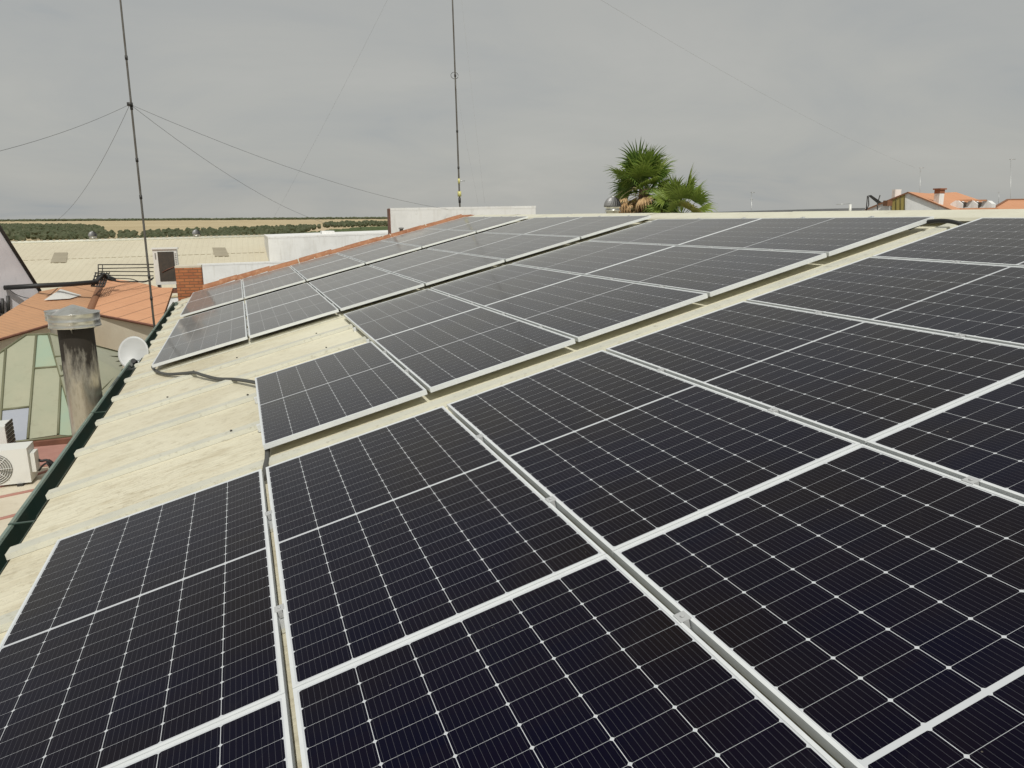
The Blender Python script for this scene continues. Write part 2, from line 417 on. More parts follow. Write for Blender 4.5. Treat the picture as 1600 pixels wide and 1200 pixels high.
MT['trunk'] = mat('palm_trunk', (.17, .105, .06), rough=.9, noise=[(5, (.09, .055, .03), .42, .7)], bump=(9, .9, .05))

# ------------------------------------------------------------------ the ground
GZ = -6.3
def ground():
    m = mat('straw_ground', (.45, .37, .225), rough=.95, spec=.1, noise=[(.004, (.53, .435, .275), .4, .65), (.02, (.39, .315, .185), .45, .75, (1, .25, 1)), (.3, (.36, .29, .17), .55, .9)])
    b = MB(); b.face([(-9000, -9000, GZ), (9000, -9000, GZ), (9000, 9000, GZ), (-9000, 9000, GZ)])
    tag(b.build('ground', m), kind='structure')
    # paved town ground round the buildings
    b = MB(); b.face([(-60, -40, GZ + .02), (110, -40, GZ + .02), (110, 70, GZ + .02), (-60, 70, GZ + .02)])
    tag(b.build('paved_yard', MT['concrete']), kind='structure')
ground()

def gpoly(name, px, m, dz):
    b = MB(); b.face([tuple(atz(x, y, GZ)[:2]) + (GZ + dz,) for x, y in px])
    return tag(b.build(name, m), kind='structure')
gpoly('crop_field', [(446, 369.5), (500, 364), (560, 357.5), (640, 353.5), (700, 354), (700, 372), (600, 385), (400, 385)], MT['crop'], .05)
gpoly('dirt_track', [(392, 376), (445, 369), (498, 363), (520, 356), (545, 351.2), (520, 351.2), (480, 356), (470, 362), (430, 369), (372, 376)], MT['track'], .08)

def make_ico():
    t = bmesh.new(); bmesh.ops.create_icosphere(t, subdivisions=2, radius=1)
    t.verts.ensure_lookup_table(); V = [v.co.copy() for v in t.verts]; F = [[v.index for v in f.verts] for f in t.faces]; t.free(); return V, F
ICO_V, ICO_F = make_ico()
def add_blob(verts, faces, c, rx, rz, rough=.35):
    o = len(verts)
    for v in ICO_V:
        k = 1 + rnd.uniform(-rough, rough)
        verts.append((c[0] + v.x * rx * k, c[1] + v.y * rx * k, c[2] + v.z * rz * k))
    faces.extend([[i + o for i in f] for f in ICO_F])
def inside(x, y, poly):
    r = False; n = len(poly); j = n - 1
    for i in range(n):
        (xi, yi), (xj, yj) = poly[i], poly[j]
        if (yi > y) != (yj > y) and x < (xj - xi) * (y - yi) / (yj - yi) + xi: r = not r
        j = i
    return r
def grove(name, px, label, row, step, ang, size, limit, kind='stuff', jit=.12):
    poly = [tuple(atz(x, y, GZ)[:2]) for x, y in px]
    xs = [p[0] for p in poly]; ys = [p[1] for p in poly]
    ca, sa = math.cos(ang), math.sin(ang); pts = []
    cx, cy = sum(xs) / len(xs), sum(ys) / len(ys); R = max(max(xs) - min(xs), max(ys) - min(ys))
    n1 = int(R / row) + 1; n2 = int(R / step) + 1
    for i in range(-n1, n1 + 1):
        for j in range(-n2, n2 + 1):
            a, b = i * row, j * step
            x, y = cx + a * ca - b * sa + rnd.uniform(-jit, jit) * row, cy + a * sa + b * ca + rnd.uniform(-jit, jit) * step
            if inside(x, y, poly) and rnd.random() > .05: pts.append((x, y))
    if len(pts) > limit: pts = sorted(pts, key=lambda q: q[1])[:limit]
    V, F = [], []
    for x, y in pts:
        s = size * rnd.uniform(.75, 1.2)
        add_blob(V, F, (x, y, GZ + s * .62), s * .55, s * .55)
    me = bpy.data.meshes.new(name); me.from_pydata(V, [], F); me.materials.append(MT['grove'])
    o = link(name, me); tag(o, label, 'olive grove', None, kind)
    print(name, len(pts))
    return o
grove('olive_grove', [(-60, 380), (180, 380), (168, 371), (158, 360), (140, 355), (100, 353.6), (-60, 352.8)],
      'dense grey green olive grove at left beyond the long pale roof', 9.5, 6.2, .35, 2.5, 3600)
grove('olive_grove', [(175, 380), (385, 380), (470, 366), (505, 356.3), (470, 355.2), (420, 357.5), (330, 362.0), (240, 366), (172, 369)],
      'long strip of olive rows below the straw field, left of the track', 13, 4.6, .9, 2.2, 2600)
grove('olive_grove', [(505, 357), (560, 355), (660, 352.4), (660, 350.2), (560, 350.8), (512, 352.6)],
      'far olive rows right of the track above the green field', 11, 8, .9, 3.2, 1300)
def vine_rows():
    poly = [tuple(atz(x, y, GZ)[:2]) for x, y in [(450, 369.5), (500, 364), (560, 357.5), (640, 354), (660, 372), (600, 384), (420, 384)]]
    V, F = [], []
    xs = [p[0] for p in poly]; ys = [p[1] for p in poly]
    for k in range(60):
        y = min(ys) + (max(ys) - min(ys)) * k / 60
        x = min(xs)
        while x < max(xs):
            if inside(x, y, poly): add_blob(V, F, (x, y + rnd.uniform(-.4, .4), GZ + .4), rnd.uniform(1.6, 2.6), rnd.uniform(.6, .9), .3)
            x += 4.5
    me = bpy.data.meshes.new('vine_rows'); me.from_pydata(V, [], F); me.materials.append(MT['crop'])
    tag(link('vine_rows', me), 'low green vine rows covering the field below the far olives', 'vineyard', None, 'stuff')
vine_rows()
def treeline():
    V, F = [], []
    for k in range(900):
        px = -80 + 760 * k / 900
        D = rnd.uniform(2300, 2800); p = atd(px, 345.5, D); s = rnd.uniform(4.0, 7.5)
        if px < 30 and rnd.random() < .5: continue
        add_blob(V, F, (p.x, p.y, GZ + s * .4), s * 1.1, s * .55)
    me = bpy.data.meshes.new('treeline'); me.from_pydata(V, [], F); me.materials.append(MT['grove'])
    tag(link('treeline', me), 'thin dark line of trees along the far horizon', 'treeline', None, 'stuff')
treeline()

# ------------------------------------------------------------------ the main building under the panels
XR, ZR = 7.16, 1.765                      # ridge
U0, U1, HP = -.335, 7.38, -.092            # sheet from eave to ridge in roof-plane coordinates, height below panel tops
Y0, Y1 = -9.5, 15.05
RIBS = [.30 + 1.0 * k for k in range(-10, 15)]
bld = empty('industrial_building', (7.1, 3, GZ), 'building with cream ribbed metal roof that carries the solar panels', 'building')
def main_roof():
    b = MB(); prof = []; kinds = []
    v = Y0
    prof.append((Y0, HP))
    for r in RIBS:
        if not (Y0 + .1 < r < Y1 - .1): continue
        prof += [(r - .069, HP), (r - .064, HP + .0005), (r - .056, HP + .034), (r + .056, HP + .034), (r + .064, HP + .0005), (r + .069, HP)]
    prof.append((Y1, HP))
    k = 0
    for i in range(len(prof) - 1):
        (va, ha), (vb, hb) = prof[i], prof[i + 1]
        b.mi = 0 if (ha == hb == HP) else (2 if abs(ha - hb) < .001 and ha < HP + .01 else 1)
        e = .0 if b.mi != 1 else -.02
        n = 1
        b.face([P(U0 + e, va, ha), P(U1, va, ha), P(U1, vb, hb), P(U0 + e, vb, hb)])
        # rib ends closed and sheet edge folded down
        b.mi = 0
        b.face([P(U0 + e, va, ha), P(U0 + e, vb, hb), P(U0 + e, vb, HP - .045), P(U0 + e, va, HP - .045)])
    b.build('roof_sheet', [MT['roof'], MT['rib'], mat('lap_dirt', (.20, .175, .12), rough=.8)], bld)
    # the hidden slope beyond the ridge
    b = MB()
    b.slab([(XR + .05, Y0, ZR - .12), (14.6, Y0, -.2), (14.6, Y1, -.2), (XR + .05, Y1, ZR - .12)], .06, Vector((0, 0, 1)))
    b.build('rear_roof_sheet', MT['roof'], bld)
    # ridge cap in lapped lengths
    b = MB(); y = Y0; i = 0
    while y < Y1:
        y2 = min(y + 3.05, Y1); dz = .004 * (i % 2)
        A = P(6.985, 0, HP + .045); zA = A.z
        prof = [(A.x, zA), (A.x + .02, zA + .028), (XR - .09, ZR - .012), (XR - .03, ZR), (XR + .03, ZR), (XR + .3, ZR - .06), (XR + .3, ZR - .09)]
        for (xa, za), (xb, zb) in zip(prof, prof[1:]):
            b.face([(xa, y - .03, za + dz), (xb, y - .03, zb + dz), (xb, y2, zb + dz), (xa, y2, za + dz)])
        y = y2; i += 1
    b.build('ridge_cap', MT['ridge'], bld)
    # walls
    b = MB(); b.box((-.24, Y0 + .1, GZ), (14.4, Y1 - .03, -.26)); b.build('wall', MT['cream_wall'], bld)
    # gable parapet that carries the tile coping
    b = MB()
    zc = lambda x: .085 + .2475 * x
    pts = [(.22, zc(.22) - .11), (6.75, zc(6.75) - .1), (7.5, 1.68), (14.4, -.1), (14.4, -.6), (.22, -.6)]
    f = [Vector((x, 15.07, z)) for x, z in pts]; q = [Vector((x, 15.36, z)) for x, z in pts]
    b.face(f); b.face(q[::-1])
    for i in range(len(f)):
        j = (i + 1) % len(f); b.face([f[j], f[i], q[i], q[j]])
    b.build('gable_parapet', MT['mortar'], bld)
    # clay barrel-tile coping climbing the parapet, then dropping behind the ridge
    b = MB(); path = [(-.3, 0), (.5, 0), (6.75, 0)]
    x = .20
    def tile(x0, z0, x1, z1, r0, r1, yc):
        n = 7
        A = []; B = []
        for k in range(n + 1):
            a = math.pi * k / n
            A.append(Vector((x0, yc - math.cos(a) * r0, z0 + math.sin(a) * r0 * .8)))
            B.append(Vector((x1, yc - math.cos(a) * r1, z1 + math.sin(a) * r1 * .8)))
        for k in range(n): b.face([A[k], B[k], B[k + 1], A[k + 1]], smooth=True)
        b.face(A[::-1]); b.face(B)
    while x < 6.42:
        l = rnd.uniform(.36, .41); dz = rnd.uniform(-.014, .014)
        tile(x, zc(x) - .10 + dz, x + l + .05, zc(x + l + .05) - .075 + dz, .155, .13, 15.2 + rnd.uniform(-.02, .02))
        x += l
    z = zc(x) - .085
    for l, d in ((.30, .012), (.26, -.035), (.26, -.075), (.3, -.10)):
        tile(x, z, x + l + .03, z + d, .135, .13, 15.2); x += l; z += d
    b.build('tile_coping', MT['barrel'], bld)
    for k in range(10):
        x = rnd.uniform(.4, 6.6); l = rnd.uniform(.015, .035)
        b = MB(); b.tube([(x, 15.2, zc(x) - .115), (x + l, 15.2, zc(x + l) - .115)], .138, 14)
        b.build('mortar_joint', MT['mortar'], bld)
    # eaves gutter: a box trough with a rolled outer rim
    b = MB(); xo, zo = -.465, -.235
    prof = [(-.33, -.20), (-.335, -.37), (-.44, -.375), (xo, zo), (xo - .006, zo + .010), (xo - .026, zo + .010), (xo - .028, zo - .012)]
    rngs = [(-9.6, 1.0, 0), (1.0, 7.1, .003), (7.1, 15.05, -.002)]
    for ya, yb, dz in rngs:
        for i, ((xa, za), (xb, zb)) in enumerate(zip(prof, prof[1:])):
            b.mi = 1 if i >= 3 else 0
            b.face([(xa - dz, ya - .02, za + dz), (xb - dz, ya - .02, zb + dz), (xb - dz, yb, zb + dz), (xa - dz, yb, za + dz)])
    b.face([(-.335, 15.05, -.37), (-.44, 15.05, -.375), (xo, 15.05, zo), (-.33, 15.05, -.2)])
    b.mi = 0
    b.build('gutter', [MT['gutter'], MT['gutter_rim']], bld, recalc=False).modifiers.new('solid', 'SOLIDIFY').thickness = .004
    for y in (.95, 4.0, 7.05, 10.1):
        b = MB(); b.box((xo - .03, y, zo + .012), (-.32, y + .022, zo + .018)); b.build('gutter_strap', MT['gutter'], bld)
    for u, v in [(.98, 6.46), (.98, 5.43), (.40, 5.43), (.98, 4.4), (1.07, 2.34), (.93, 1.31), (.3, 3.37), (.3, 6.46), (.5, 4.4), (1.9, 4.4), (1.9, 3.37)]:
        c = P(u, v, HP + .036)
        b = MB(); b.tube([c, c + Vector((0, 0, .009))], .009, 8); b.build('roof_screw', MT['dark'], bld)
main_roof()

# ------------------------------------------------------------------ solar panels
def panel_meshes():
    b = MB(); D, w = .035, .012
    b.box((0, -L_, -D), (w, 0, 0)); b.box((W_ - w, -L_, -D), (W_, 0, 0))
    b.box((w, -L_, -D), (W_ - w, -L_ + w, 0)); b.box((w, -w, -D), (W_ - w, 0, 0))
    bmesh.ops.bevel(b.bm, geom=[e for e in b.bm.edges], offset=.0009, segments=1, affect='EDGES')
    fr = b.mesh('panel_frame', MT['alu'])
    b = MB(); z = -.002
    b.face([(w, -L_ + w, z), (W_ - w, -L_ + w, z), (W_ - w, -w, z), (w, -w, z)],
           [(w, w), (W_ - w, w), (W_ - w, L_ - w), (w, L_ - w)])
    gl = b.mesh('panel_cells', MT['cells'], recalc=False)
    b = MB(); z = -.0075
    b.face([(w, -w, z), (W_ - w, -w, z), (W_ - w, -L_ + w, z), (w, -L_ + w, z)])
    bk = b.mesh('panel_back', MT['white'], recalc=False)
    b = MB(); g = .025
    b.box((-.006, -.022, .0005), (g + .006, .022, .003)); b.box((.004, -.022, -.03), (g - .004, .022, .0005))
    b.tube([(g / 2, 0, .0035), (g / 2, 0, .008)], .0065, 6)
    cl = b.mesh('mid_clamp', MT['clampalu'])
    b = MB()
    b.box((-.10, -.02, -.088), (.10, .02, -.0355))
    rl = b.mesh('mounting_rail', MT['alu'])
    return fr, gl, bk, cl, rl
FR, GL, BK, CL, RL = panel_meshes()
PITCH = W_ + .025
ORD = ['first', 'second', 'third', 'fourth', 'fifth', 'last']
def panel(u, v, hf, hn, label, group, ks, left_rail):
    o = empty('photovoltaic_module', P(u + W_ / 2, v - L_ / 2, (hf + hn) / 2 - .035), label, 'solar panel', group)
    o.rotation_euler = (math.atan((hf - hn) / L_) + rnd.gauss(0, .0009), -TH + rnd.gauss(0, .0009), rnd.gauss(0, .0003))
    sh = Vector((-W_ / 2, L_ / 2, .035))
    for nm, me in (('frame', FR), ('cell_sheet', GL), ('backsheet', BK)):
        c = link(nm, me, o); c.location = sh
    for q in ks:
        c = link('clamp', CL, o); c.location = sh + Vector((W_, q, 0))
        c = link('mounting_rail', RL, o); c.location = sh + Vector((W_ + .0125, q, 0))
        if left_rail:
            c = link('mounting_rail', RL, o); c.location = sh + Vector((.065, q, 0))
    return o
SP = 'solar panels laid in rows up the cream roof'
def ROW(k0, v, hf, hn, word, ks, left=False):
    n = 6 - k0
    for k in range(k0, 6):
        i = k - k0
        od = ORD[i] if i < n - 1 else 'last'
        if i == 0: lab = 'dark solar panel at the gutter end of %s' % word
        elif i == n - 1: lab = 'dark solar panel at the ridge end of %s' % word
        else: lab = 'dark solar panel, %s from the gutter, in %s' % (od, word)
        panel(k * PITCH, v, hf, hn, lab, SP, ks, left and i == 0)
KS = (-.74, -1.74)
ROW(0, -2.2835, 0, 0, 'the frontmost row', (-.47, -1.47))
ROW(0, 0, 0, 0, 'the second row, before the cream strip', KS)
ROW(1, 2.723, -.006, .010, 'the third row, past the cream strip', (-.65, -1.58), True)
ROW(2, 5.005, -.022, -.006, 'the short fourth row', (-1.0, -1.93), True)
ROW(0, 7.468, .015, .030, 'the fifth row, beyond the cable', (-.6, -1.6))
ROW(0, 9.750, .000, .015, 'the sixth row', (-.6, -1.6))
ROW(0, 12.40, .020, .025, 'the seventh row', (-.6, -1.6))
ROW(0, 14.683, .015, .020, 'the farthest row', (-.6, -1.6))

# ------------------------------------------------------------------ cables on the roof
def smooth(pts, n=6):
    pts = [Vector(p) for p in pts]; out = []
    for i in range(len(pts) - 1):
        p0 = pts[max(i - 1, 0)]; p1 = pts[i]; p2 = pts[i + 1]; p3 = pts[min(i + 2, len(pts) - 1)]
        for k in range(n):
            t = k / n
            out.append(.5 * ((2 * p1) + (-p0 + p2) * t + (2 * p0 - 5 * p1 + 4 * p2 - p3) * t * t + (-p0 + 3 * p1 - 3 * p2 + p3) * t ** 3))
    out.append(pts[-1]); return out
Nrm = Vector((-SN, 0, CS))
def roof_cable(px, h, r, n, name, label, m, spread=.02):
    b = MB()
    for i in range(n):
        off = (i - (n - 1) / 2) * spread
        pts = [atp(x, y, P(0, 0, hh), Nrm) + Vector((0, off + rnd.uniform(-.006, .006), .003 * i)) for (x, y), hh in zip(px, h)]
        b.tube(smooth(pts), r, 7)
    return tag(b.build(name, m), label, 'cable')
roof_cable([(244, 562), (238, 573), (246, 581), (262, 585), (285, 584), (303, 582.5), (318, 587), (340, 592.5), (362, 593), (380, 595), (398, 598), (415, 602)],
           [-.02, -.04, -.06, -.065, -.05, -.04, -.05, -.065, -.06, -.05, -.045, -.045], .0105, 3, 'cable_bundle', 'dark grey cable bundle snaking over the bare cream sheets between panel rows', MT['conduit'])
roof_cable([(419, 692), (418, 705), (417.5, 718), (415, 730), (413, 748)], [-.05, -.06, -.065, -.055, -.05], .017, 2, 'conduit', 'short grey corrugated conduit crossing the cream strip beside the gutter end', MT['conduit'], .0)
roof_cable([(1420, 357), (1440, 349), (1458, 346), (1476, 345.5), (1492, 347.5), (1506, 352)], [-.05, -.03, -.012, -.008, -.02, -.05], .017, 2, 'cable_bundle', 'black cable arching over the cream strip up by the ridge', MT['black'], .015)

# ------------------------------------------------------------------ ridge turbine vent
def turbine(name, c, r, h, label, big=True):
    o = empty(name, c, label, 'roof vent')
    b = MB(); b.lathe(c, [(r * .72, -.25), (r * .72, h * .30), (r * .86, h * .30), (r * .86, h * .36), (r * .78, h * .36), (r * .78, h * .46), (r * .95, h * .5)]); b.build('neck', MT['cowl'], o)
    b = MB(); n = 22
    b.mi = 0
    for k in range(n):
        a0 = 2 * math.pi * k / n
        prev = None
        for t in range(9):
            f = t / 8; th = math.pi * .5 * f
            rr = r * (math.cos(th) * .95 + .06) if f < 1 else .02
            z = h * .5 + h * .5 * math.sin(th); tw = .5 * f
            a = a0 + tw
            p = Vector(c) + Vector((math.cos(a) * rr, math.sin(a) * rr, z)); q = Vector(c) + Vector((math.cos(a + .24) * rr * .86, math.sin(a + .24) * rr * .86, z))
            if prev: b.face([prev[0], p, q, prev[1]], smooth=True)
            prev = (p, q)
    b.mi = 1; b.lathe(Vector(c) + Vector((0, 0, h * .5)), [(r * .98, 0), (r * 1.0, .015), (r * .86, .018), (r * .6, h * .25), (.01, h * .4)])
    b.build('fins', [MT['finmetal'], MT['dark']], o)
    b = MB(); b.lathe(Vector(c) + Vector((0, 0, h)), [(.001, .012), (r * .22, .008), (r * .25, -.02)]); b.build('cap', MT['cowl'], o)
    return o
vc = atx(957, 322, 7.5)
turbine('turbine_vent', Vector((vc.x, vc.y, ZR - .06)), .155, .36, 'silver spinning turbine vent on the ridge in front of the palm')

# ------------------------------------------------------------------ masts and guy wires
def mast(px_base, px_mid, px_top, Y, r, zb, label, joints, extra_top):
    A = aty(*px_base, Y); B = aty(*px_top, Y)
    d = (B - A).normalized()
    A = A + d * ((zb - A.z) / d.z); T = B + d * extra_top
    o = empty('antenna_mast', A, label, 'mast')
    Lh = (T - A).length
    b = MB(); b.tube([A, A + d * Lh * .35, A + d * Lh * .7, T], [r, r, r * .82, r * .7], 10); b.build('pole', MT['greybark'], o)
    for (x, y) in joints:
        c = aty(x, y, Y); t = (c - A).dot(d); c = A + d * t
        b = MB(); b.tube([c - d * .035, c + d * .035], r * 1.25, 10); b.build('collar', MT['dark'], o)
    return o, A, d
m1, A1, d1 = mast((240, 500), None, (188, 0), 11.0, .020, -3.2, 'grey guyed antenna mast rising behind the gutter at left', [(218, 250), (233.5, 308), (236, 432), (238, 466), (202, 168), (195, 90)], 3.5)
g1 = aty(203, 163, 11.0)
b = MB(); b.tube([g1 - d1 * .03, g1 + d1 * .03], .05, 10); b.build('guy_ring', MT['dark'], m1)
m2, A2, d2 = mast((718.5, 322), None, (707, 0), 19.3, .027, -2, 'tall slender antenna mast with yellow insulators behind the white parapet', [(709.5, 118), (713, 205), (717, 262)], 4)
for y, rr, m in ((283, .035, 'yellow'), (303, .06, 'yellow'), (313, .04, 'dark')):
    c = aty(718, y, 19.3); t = (c - A2).dot(d2); c = A2 + d2 * t
    b = MB(); b.tube([c - d2 * .08, c + d2 * .08], rr, 10); b.build('insulator', MT[m], m2)
c = aty(717.5, 283, 19.3); b = MB(); b.tube([c + Vector((-.05, 0, 0)), c + Vector((.18, -.05, .01))], .014, 6); b.build('bracket', MT['steel'], m2)
c = aty(709.3, 118, 19.3); b = MB()
b.tube([c + Vector((.02 + .12 * math.cos(t * .5), 0, .1 * math.sin(t * .5))) for t in range(13)], .008, 5); b.build('wire_loop', MT['dark'], m2)
def wire(a, c, sag, label, r=.0028, n=14, m='wire'):
    a = Vector(a); c = Vector(c); b = MB()
    b.tube([a.lerp(c, t / n) - Vector((0, 0, sag * 4 * (t / n) * (1 - t / n))) for t in range(n + 1)], r, 5)
    return tag(b.build('guy_wire', MT[m]), label, 'guy wire')
wire(g1, aty(-60, 250, 7.5), .08, 'guy wire from the left mast running off the left edge', .0032)
wire(g1, aty(88, 345, 20), .25, 'slack guy wire from the left mast down toward the olive grove', .0035)
wire(g1, aty(520, 352, 20), .3, 'guy wire from the left mast dropping toward the dirt track', .0035)
wire(g1, aty(700, 327, 17.9), .25, 'long guy wire from the left mast to the white parapet', .0035)
p118 = aty(709.5, 118, 19.3)
wire(aty(718, -30, 19.2), aty(757, 316, 16), .05, 'nearly vertical guy wire right of the tall mast, outer one', .0022, 14, 'wire_pale')
wire(p118, aty(747, 318, 17), .05, 'nearly vertical guy wire close beside the tall mast', .0022, 14, 'wire_pale')
wire(aty(625, -40, 18), aty(425, 345, 24), .1, 'faint wire slanting down left of the tall mast', .0018, 14, 'wire_pale')
wire(aty(840, -60, 12), atd(1430, 262, 40), .3, 'faint long wire slanting across the right half of the sky', .0022, 14, 'wire_pale')

# ------------------------------------------------------------------ brick chimney
def uvbox(b, lo, hi, off=0):
    x0, y0, z0 = lo; x1, y1, z1 = hi
    def f(pts, uv): b.face([Vector(p) for p in pts], uv)
    f([(x0, y0, z0), (x1, y0, z0), (x1, y0, z1), (x0, y0, z1)], [(x0, z0), (x1, z0), (x1, z1), (x0, z1)])
    f([(x1, y0, z0), (x1, y1, z0), (x1, y1, z1), (x1, y0, z1)], [(y0 + .1, z0), (y1 + .1, z0), (y1 + .1, z1), (y0 + .1, z1)])
    f([(x1, y1, z0), (x0, y1, z0), (x0, y1, z1), (x1, y1, z1)], [(x0, z0), (x1, z0), (x1, z1), (x0, z1)])
    f([(x0, y1, z0), (x0, y0, z0), (x0, y0, z1), (x0, y1, z1)], [(y0, z0), (y1, z0), (y1, z1), (y0, z1)])
    f([(x0, y0, z1), (x1, y0, z1), (x1, y1, z1), (x0, y1, z1)], [(x0, y0), (x1, y0), (x1, y1), (x0, y1)])
ca, cb = aty(273, 417, 15.45), aty(314, 415, 15.45)
ch = empty('brick_chimney', (ca.x, 15.45, -.3), 'square orange brick chimney at the gutter end of the coping', 'chimney')
b = MB(); uvbox(b, (ca.x, 15.45, -.6), (cb.x, 16.0, ca.z - .03)); b.build('brick_shaft', MT['brick'], ch)
b = MB(); b.box((ca.x - .005, 15.445, ca.z - .03), (cb.x + .005, 16.005, ca.z + .012)); b.build('mortar_top', MT['mortar'], ch, bevel=.01)

# ------------------------------------------------------------------ courtyard roofs at left
A0 = atz(163, 434, .1); C0 = atz(140, 488, -.35); E1 = atz(247, 508.5, -.35); E2 = atz(-30, 537, -.35)
nR = (C0 - A0).cross(E1 - A0).normalized(); nR = nR if nR.z > 0 else -nR
nL = (C0 - A0).cross(E2 - A0).normalized(); nL = nL if nL.z > 0 else -nL
def onR(x, y): return Vector((x, y, A0.z - (nR.x * (x - A0.x) + nR.y * (y - A0.y)) / nR.z))
E1 = onR(-.51, E1.y + (-.51 - E1.x) * (E1.y - C0.y) / (E1.x - C0.x))
orr = empty('tiled_roof', A0 - Vector((0, 0, 1)), 'orange tile sheet roof with dark joints behind the flue', 'roof')
b = MB(); b.slab([A0, C0, E1, onR(-.5, 15.06), onR(-.5, 15.6), atp(250, 449.5, A0, nR), atp(235, 445, A0, nR), atp(200, 438.5, A0, nR)], .06, nR); b.build('right_slope', MT['tile'], orr)
b = MB(); b.slab([A0, C0, E2, atp(-40, 520, A0, nL), atp(62, 455.5, A0, nL), atp(110, 446, A0, nL)], .06, nL); b.build('left_slope', MT['tile_old'], orr)
b = MB(); b.tube([A0 + Vector((0, 0, .0)), A0.lerp(C0, .5), C0], .085, 9); b.build('valley_cap', MT['tile'], orr)
b = MB()
for a, c in ((C0, E1), (E2, C0)):
    dd = (c - a); k = int(dd.length / .25)
    b.tube([a - Vector((0, 0, .02)), c - Vector((0, 0, .02))], .025, 6)
b.build('eave_trim', MT['brown'], orr)
# cream courtyard walls under those eaves
cw = empty('courtyard_wall', C0 - Vector((0, 0, 5)), 'plain cream courtyard wall under the orange eaves', 'wall')
dz = Vector((0, 0, -.07)); dn = Vector((0, 0, GZ - C0.z))
b = MB()
b.slab([C0 + dz, atz(300, 520, -.42), Vector((atz(300, 520, -.42).x, atz(300, 520, -.42).y, GZ)), C0 + dn], .25, Vector((-.3, -1, 0))); b.build('wall_panel', MT['cream_wall'], cw)
b = MB()
b.slab([E2 + dz + Vector((-.05, .05, 0)), C0 + dz + Vector((-.05, .05, 0)), C0 + dn + Vector((-.05, .05, 0)), E2 + dn + Vector((-.05, .05, 0))], .25, Vector((.3, -1, 0))); b.build('wall_panel', MT['cream_wall'], cw)
# small white pyramid rooflight on the left slope
rl = MB(); q = [atp(68, 471, A0, nL), atp(108, 468.5, A0, nL), atp(127, 463, A0, nL), atp(95, 466, A0, nL)]
apx = atp(93, 459, A0, nL) + nL * .12
pts = [p + nL * .03 for p in q]
for i in range(4): rl.face([pts[i], pts[(i + 1) % 4], apx])
rl.face(pts[::-1])
tag(rl.build('pyramid_rooflight', MT['acwhite']), 'low white pyramid rooflight on the brownish orange slope', 'rooflight')

# lilac gable wall at far left
XW = -3.42
lw = empty('gable_wall', (XW, 13, GZ), 'pale lilac gable wall with dark sloping coping at the left edge', 'wall')
nW = Vector((.62, -.785, 0)).normalized(); W0 = aty(62, 455, 16)
def atw(x, y): return atp(x, y, W0, nW)
t0, t1 = atw(-120, 168), atw(62, 455)
b = MB(); b.slab([t0, t1, Vector((t1.x, t1.y, GZ)), Vector((t0.x, t0.y, GZ))], .3, nW); b.build('wall_panel', MT['lilac'], lw)
b = MB(); b.tube([t0 + nW * .02, t1 + nW * .02], .04, 8); b.build('coping_strip', MT['dark'], lw)
for x0, y0, y1 in ((2, 466, 490), (11, 462, 489), (-4, 470, 494)):
    b = MB(); b.tube([atw(x0, y0) + nW * .04, atw(x0 + 1, y1) + nW * .04], .035, 8); b.build('drain_pipe', MT['dark'], lw)

# upright condenser, its pipes and the cables that feed it
def ac_upright():
    Y = 16.6; a, c = aty(237.5, 388, Y), aty(281, 444, Y)
    z0, z1 = c.z, a.z; x0, x1 = a.x, c.x; D = .36
    o = empty('air_conditioner', ((x0 + x1) / 2, Y, z0), 'white upright condenser with dark coil panel beside the brick chimney', 'air conditioner')
    b = MB(); b.box((x0, Y, z0), (x1, Y + D, z1 - .03)); b.build('casing', MT['acwhite'], o, bevel=.012)
    b = MB(); b.box((x0 - .03, Y - .03, z1 - .03), (x1 + .03, Y + D + .02, z1)); b.build('top_lid', MT['acwhite'], o, bevel=.008)
    b = MB(); w = x1 - x0
    gx0, gx1, gz0, gz1 = x0 + w * .2, x1 - w * .12, z0 + .09, z1 - .09
    b.box((gx0, Y - .012, gz0), (gx1, Y + .01, gz1)); b.build('coil_panel', MT['darkgrille'], o)
    b = MB()
    for k in range(9):
        z = z1 - .16 - k * .045
        b.box((x1 - w * .09, Y - .006, z), (x1 - w * .02, Y + .004, z + .02))
    b.build('side_louvre', MT['fan'], o)
    b = MB(); b.box((x0 + w * .08, Y - .005, z1 - .28), (x0 + w * .13, Y + .004, z1 - .12)); b.build('handle', MT['fan'], o)
    b = MB(); b.tube([(gx0 + .06, Y - .02, gz0 + .22), (gx0 + .2, Y - .03, gz0 + .3), (gx1 - .02, Y - .02, gz0 + .36)], .009, 6); b.build('conduit', MT['brown'], o)
    b = MB(); b.box((x0 + .03, Y + .02, z0 - .13), (x0 + .09, Y + D, z0)); b.box((x1 - .09, Y + .02, z0 - .13), (x1 - .03, Y + D, z0)); b.build('foot', MT['dark'], o)
    b = MB(); b.box((x0 - .05, Y - .05, z0 - .22), (x1 + .1, Y + D + .1, z0 - .13)); b.build('base_rail', MT['brown'], o)
ac_upright()
pr_ = empty('pipe_rack', aty(196, 435, 17.2), 'four thin horizontal pipes running into the upright condenser', 'pipes')
for y0, y1 in ((413.5, 413), (419.5, 418), (424, 424.5), (430, 431)):
    b = MB(); b.tube([aty(153.5, y0, 17.2), aty(240, y1, 17.2)], .014, 6); b.build('pipe', MT['dark'], pr_)
b = MB(); b.tube([aty(153.5, 413, 17.2), aty(153.5, 437, 17.2)], .014, 6); b.build('upright', MT['dark'], pr_)
b = MB(); b.tube([aty(160, 413, 17.2), aty(160.5, 437, 17.2)], .012, 6); b.build('upright', MT['dark'], pr_)
cr = empty('cable_rack', aty(156, 446, 16.4), 'black wire cable tray on the peak of the orange roof', 'cable tray')
b = MB()
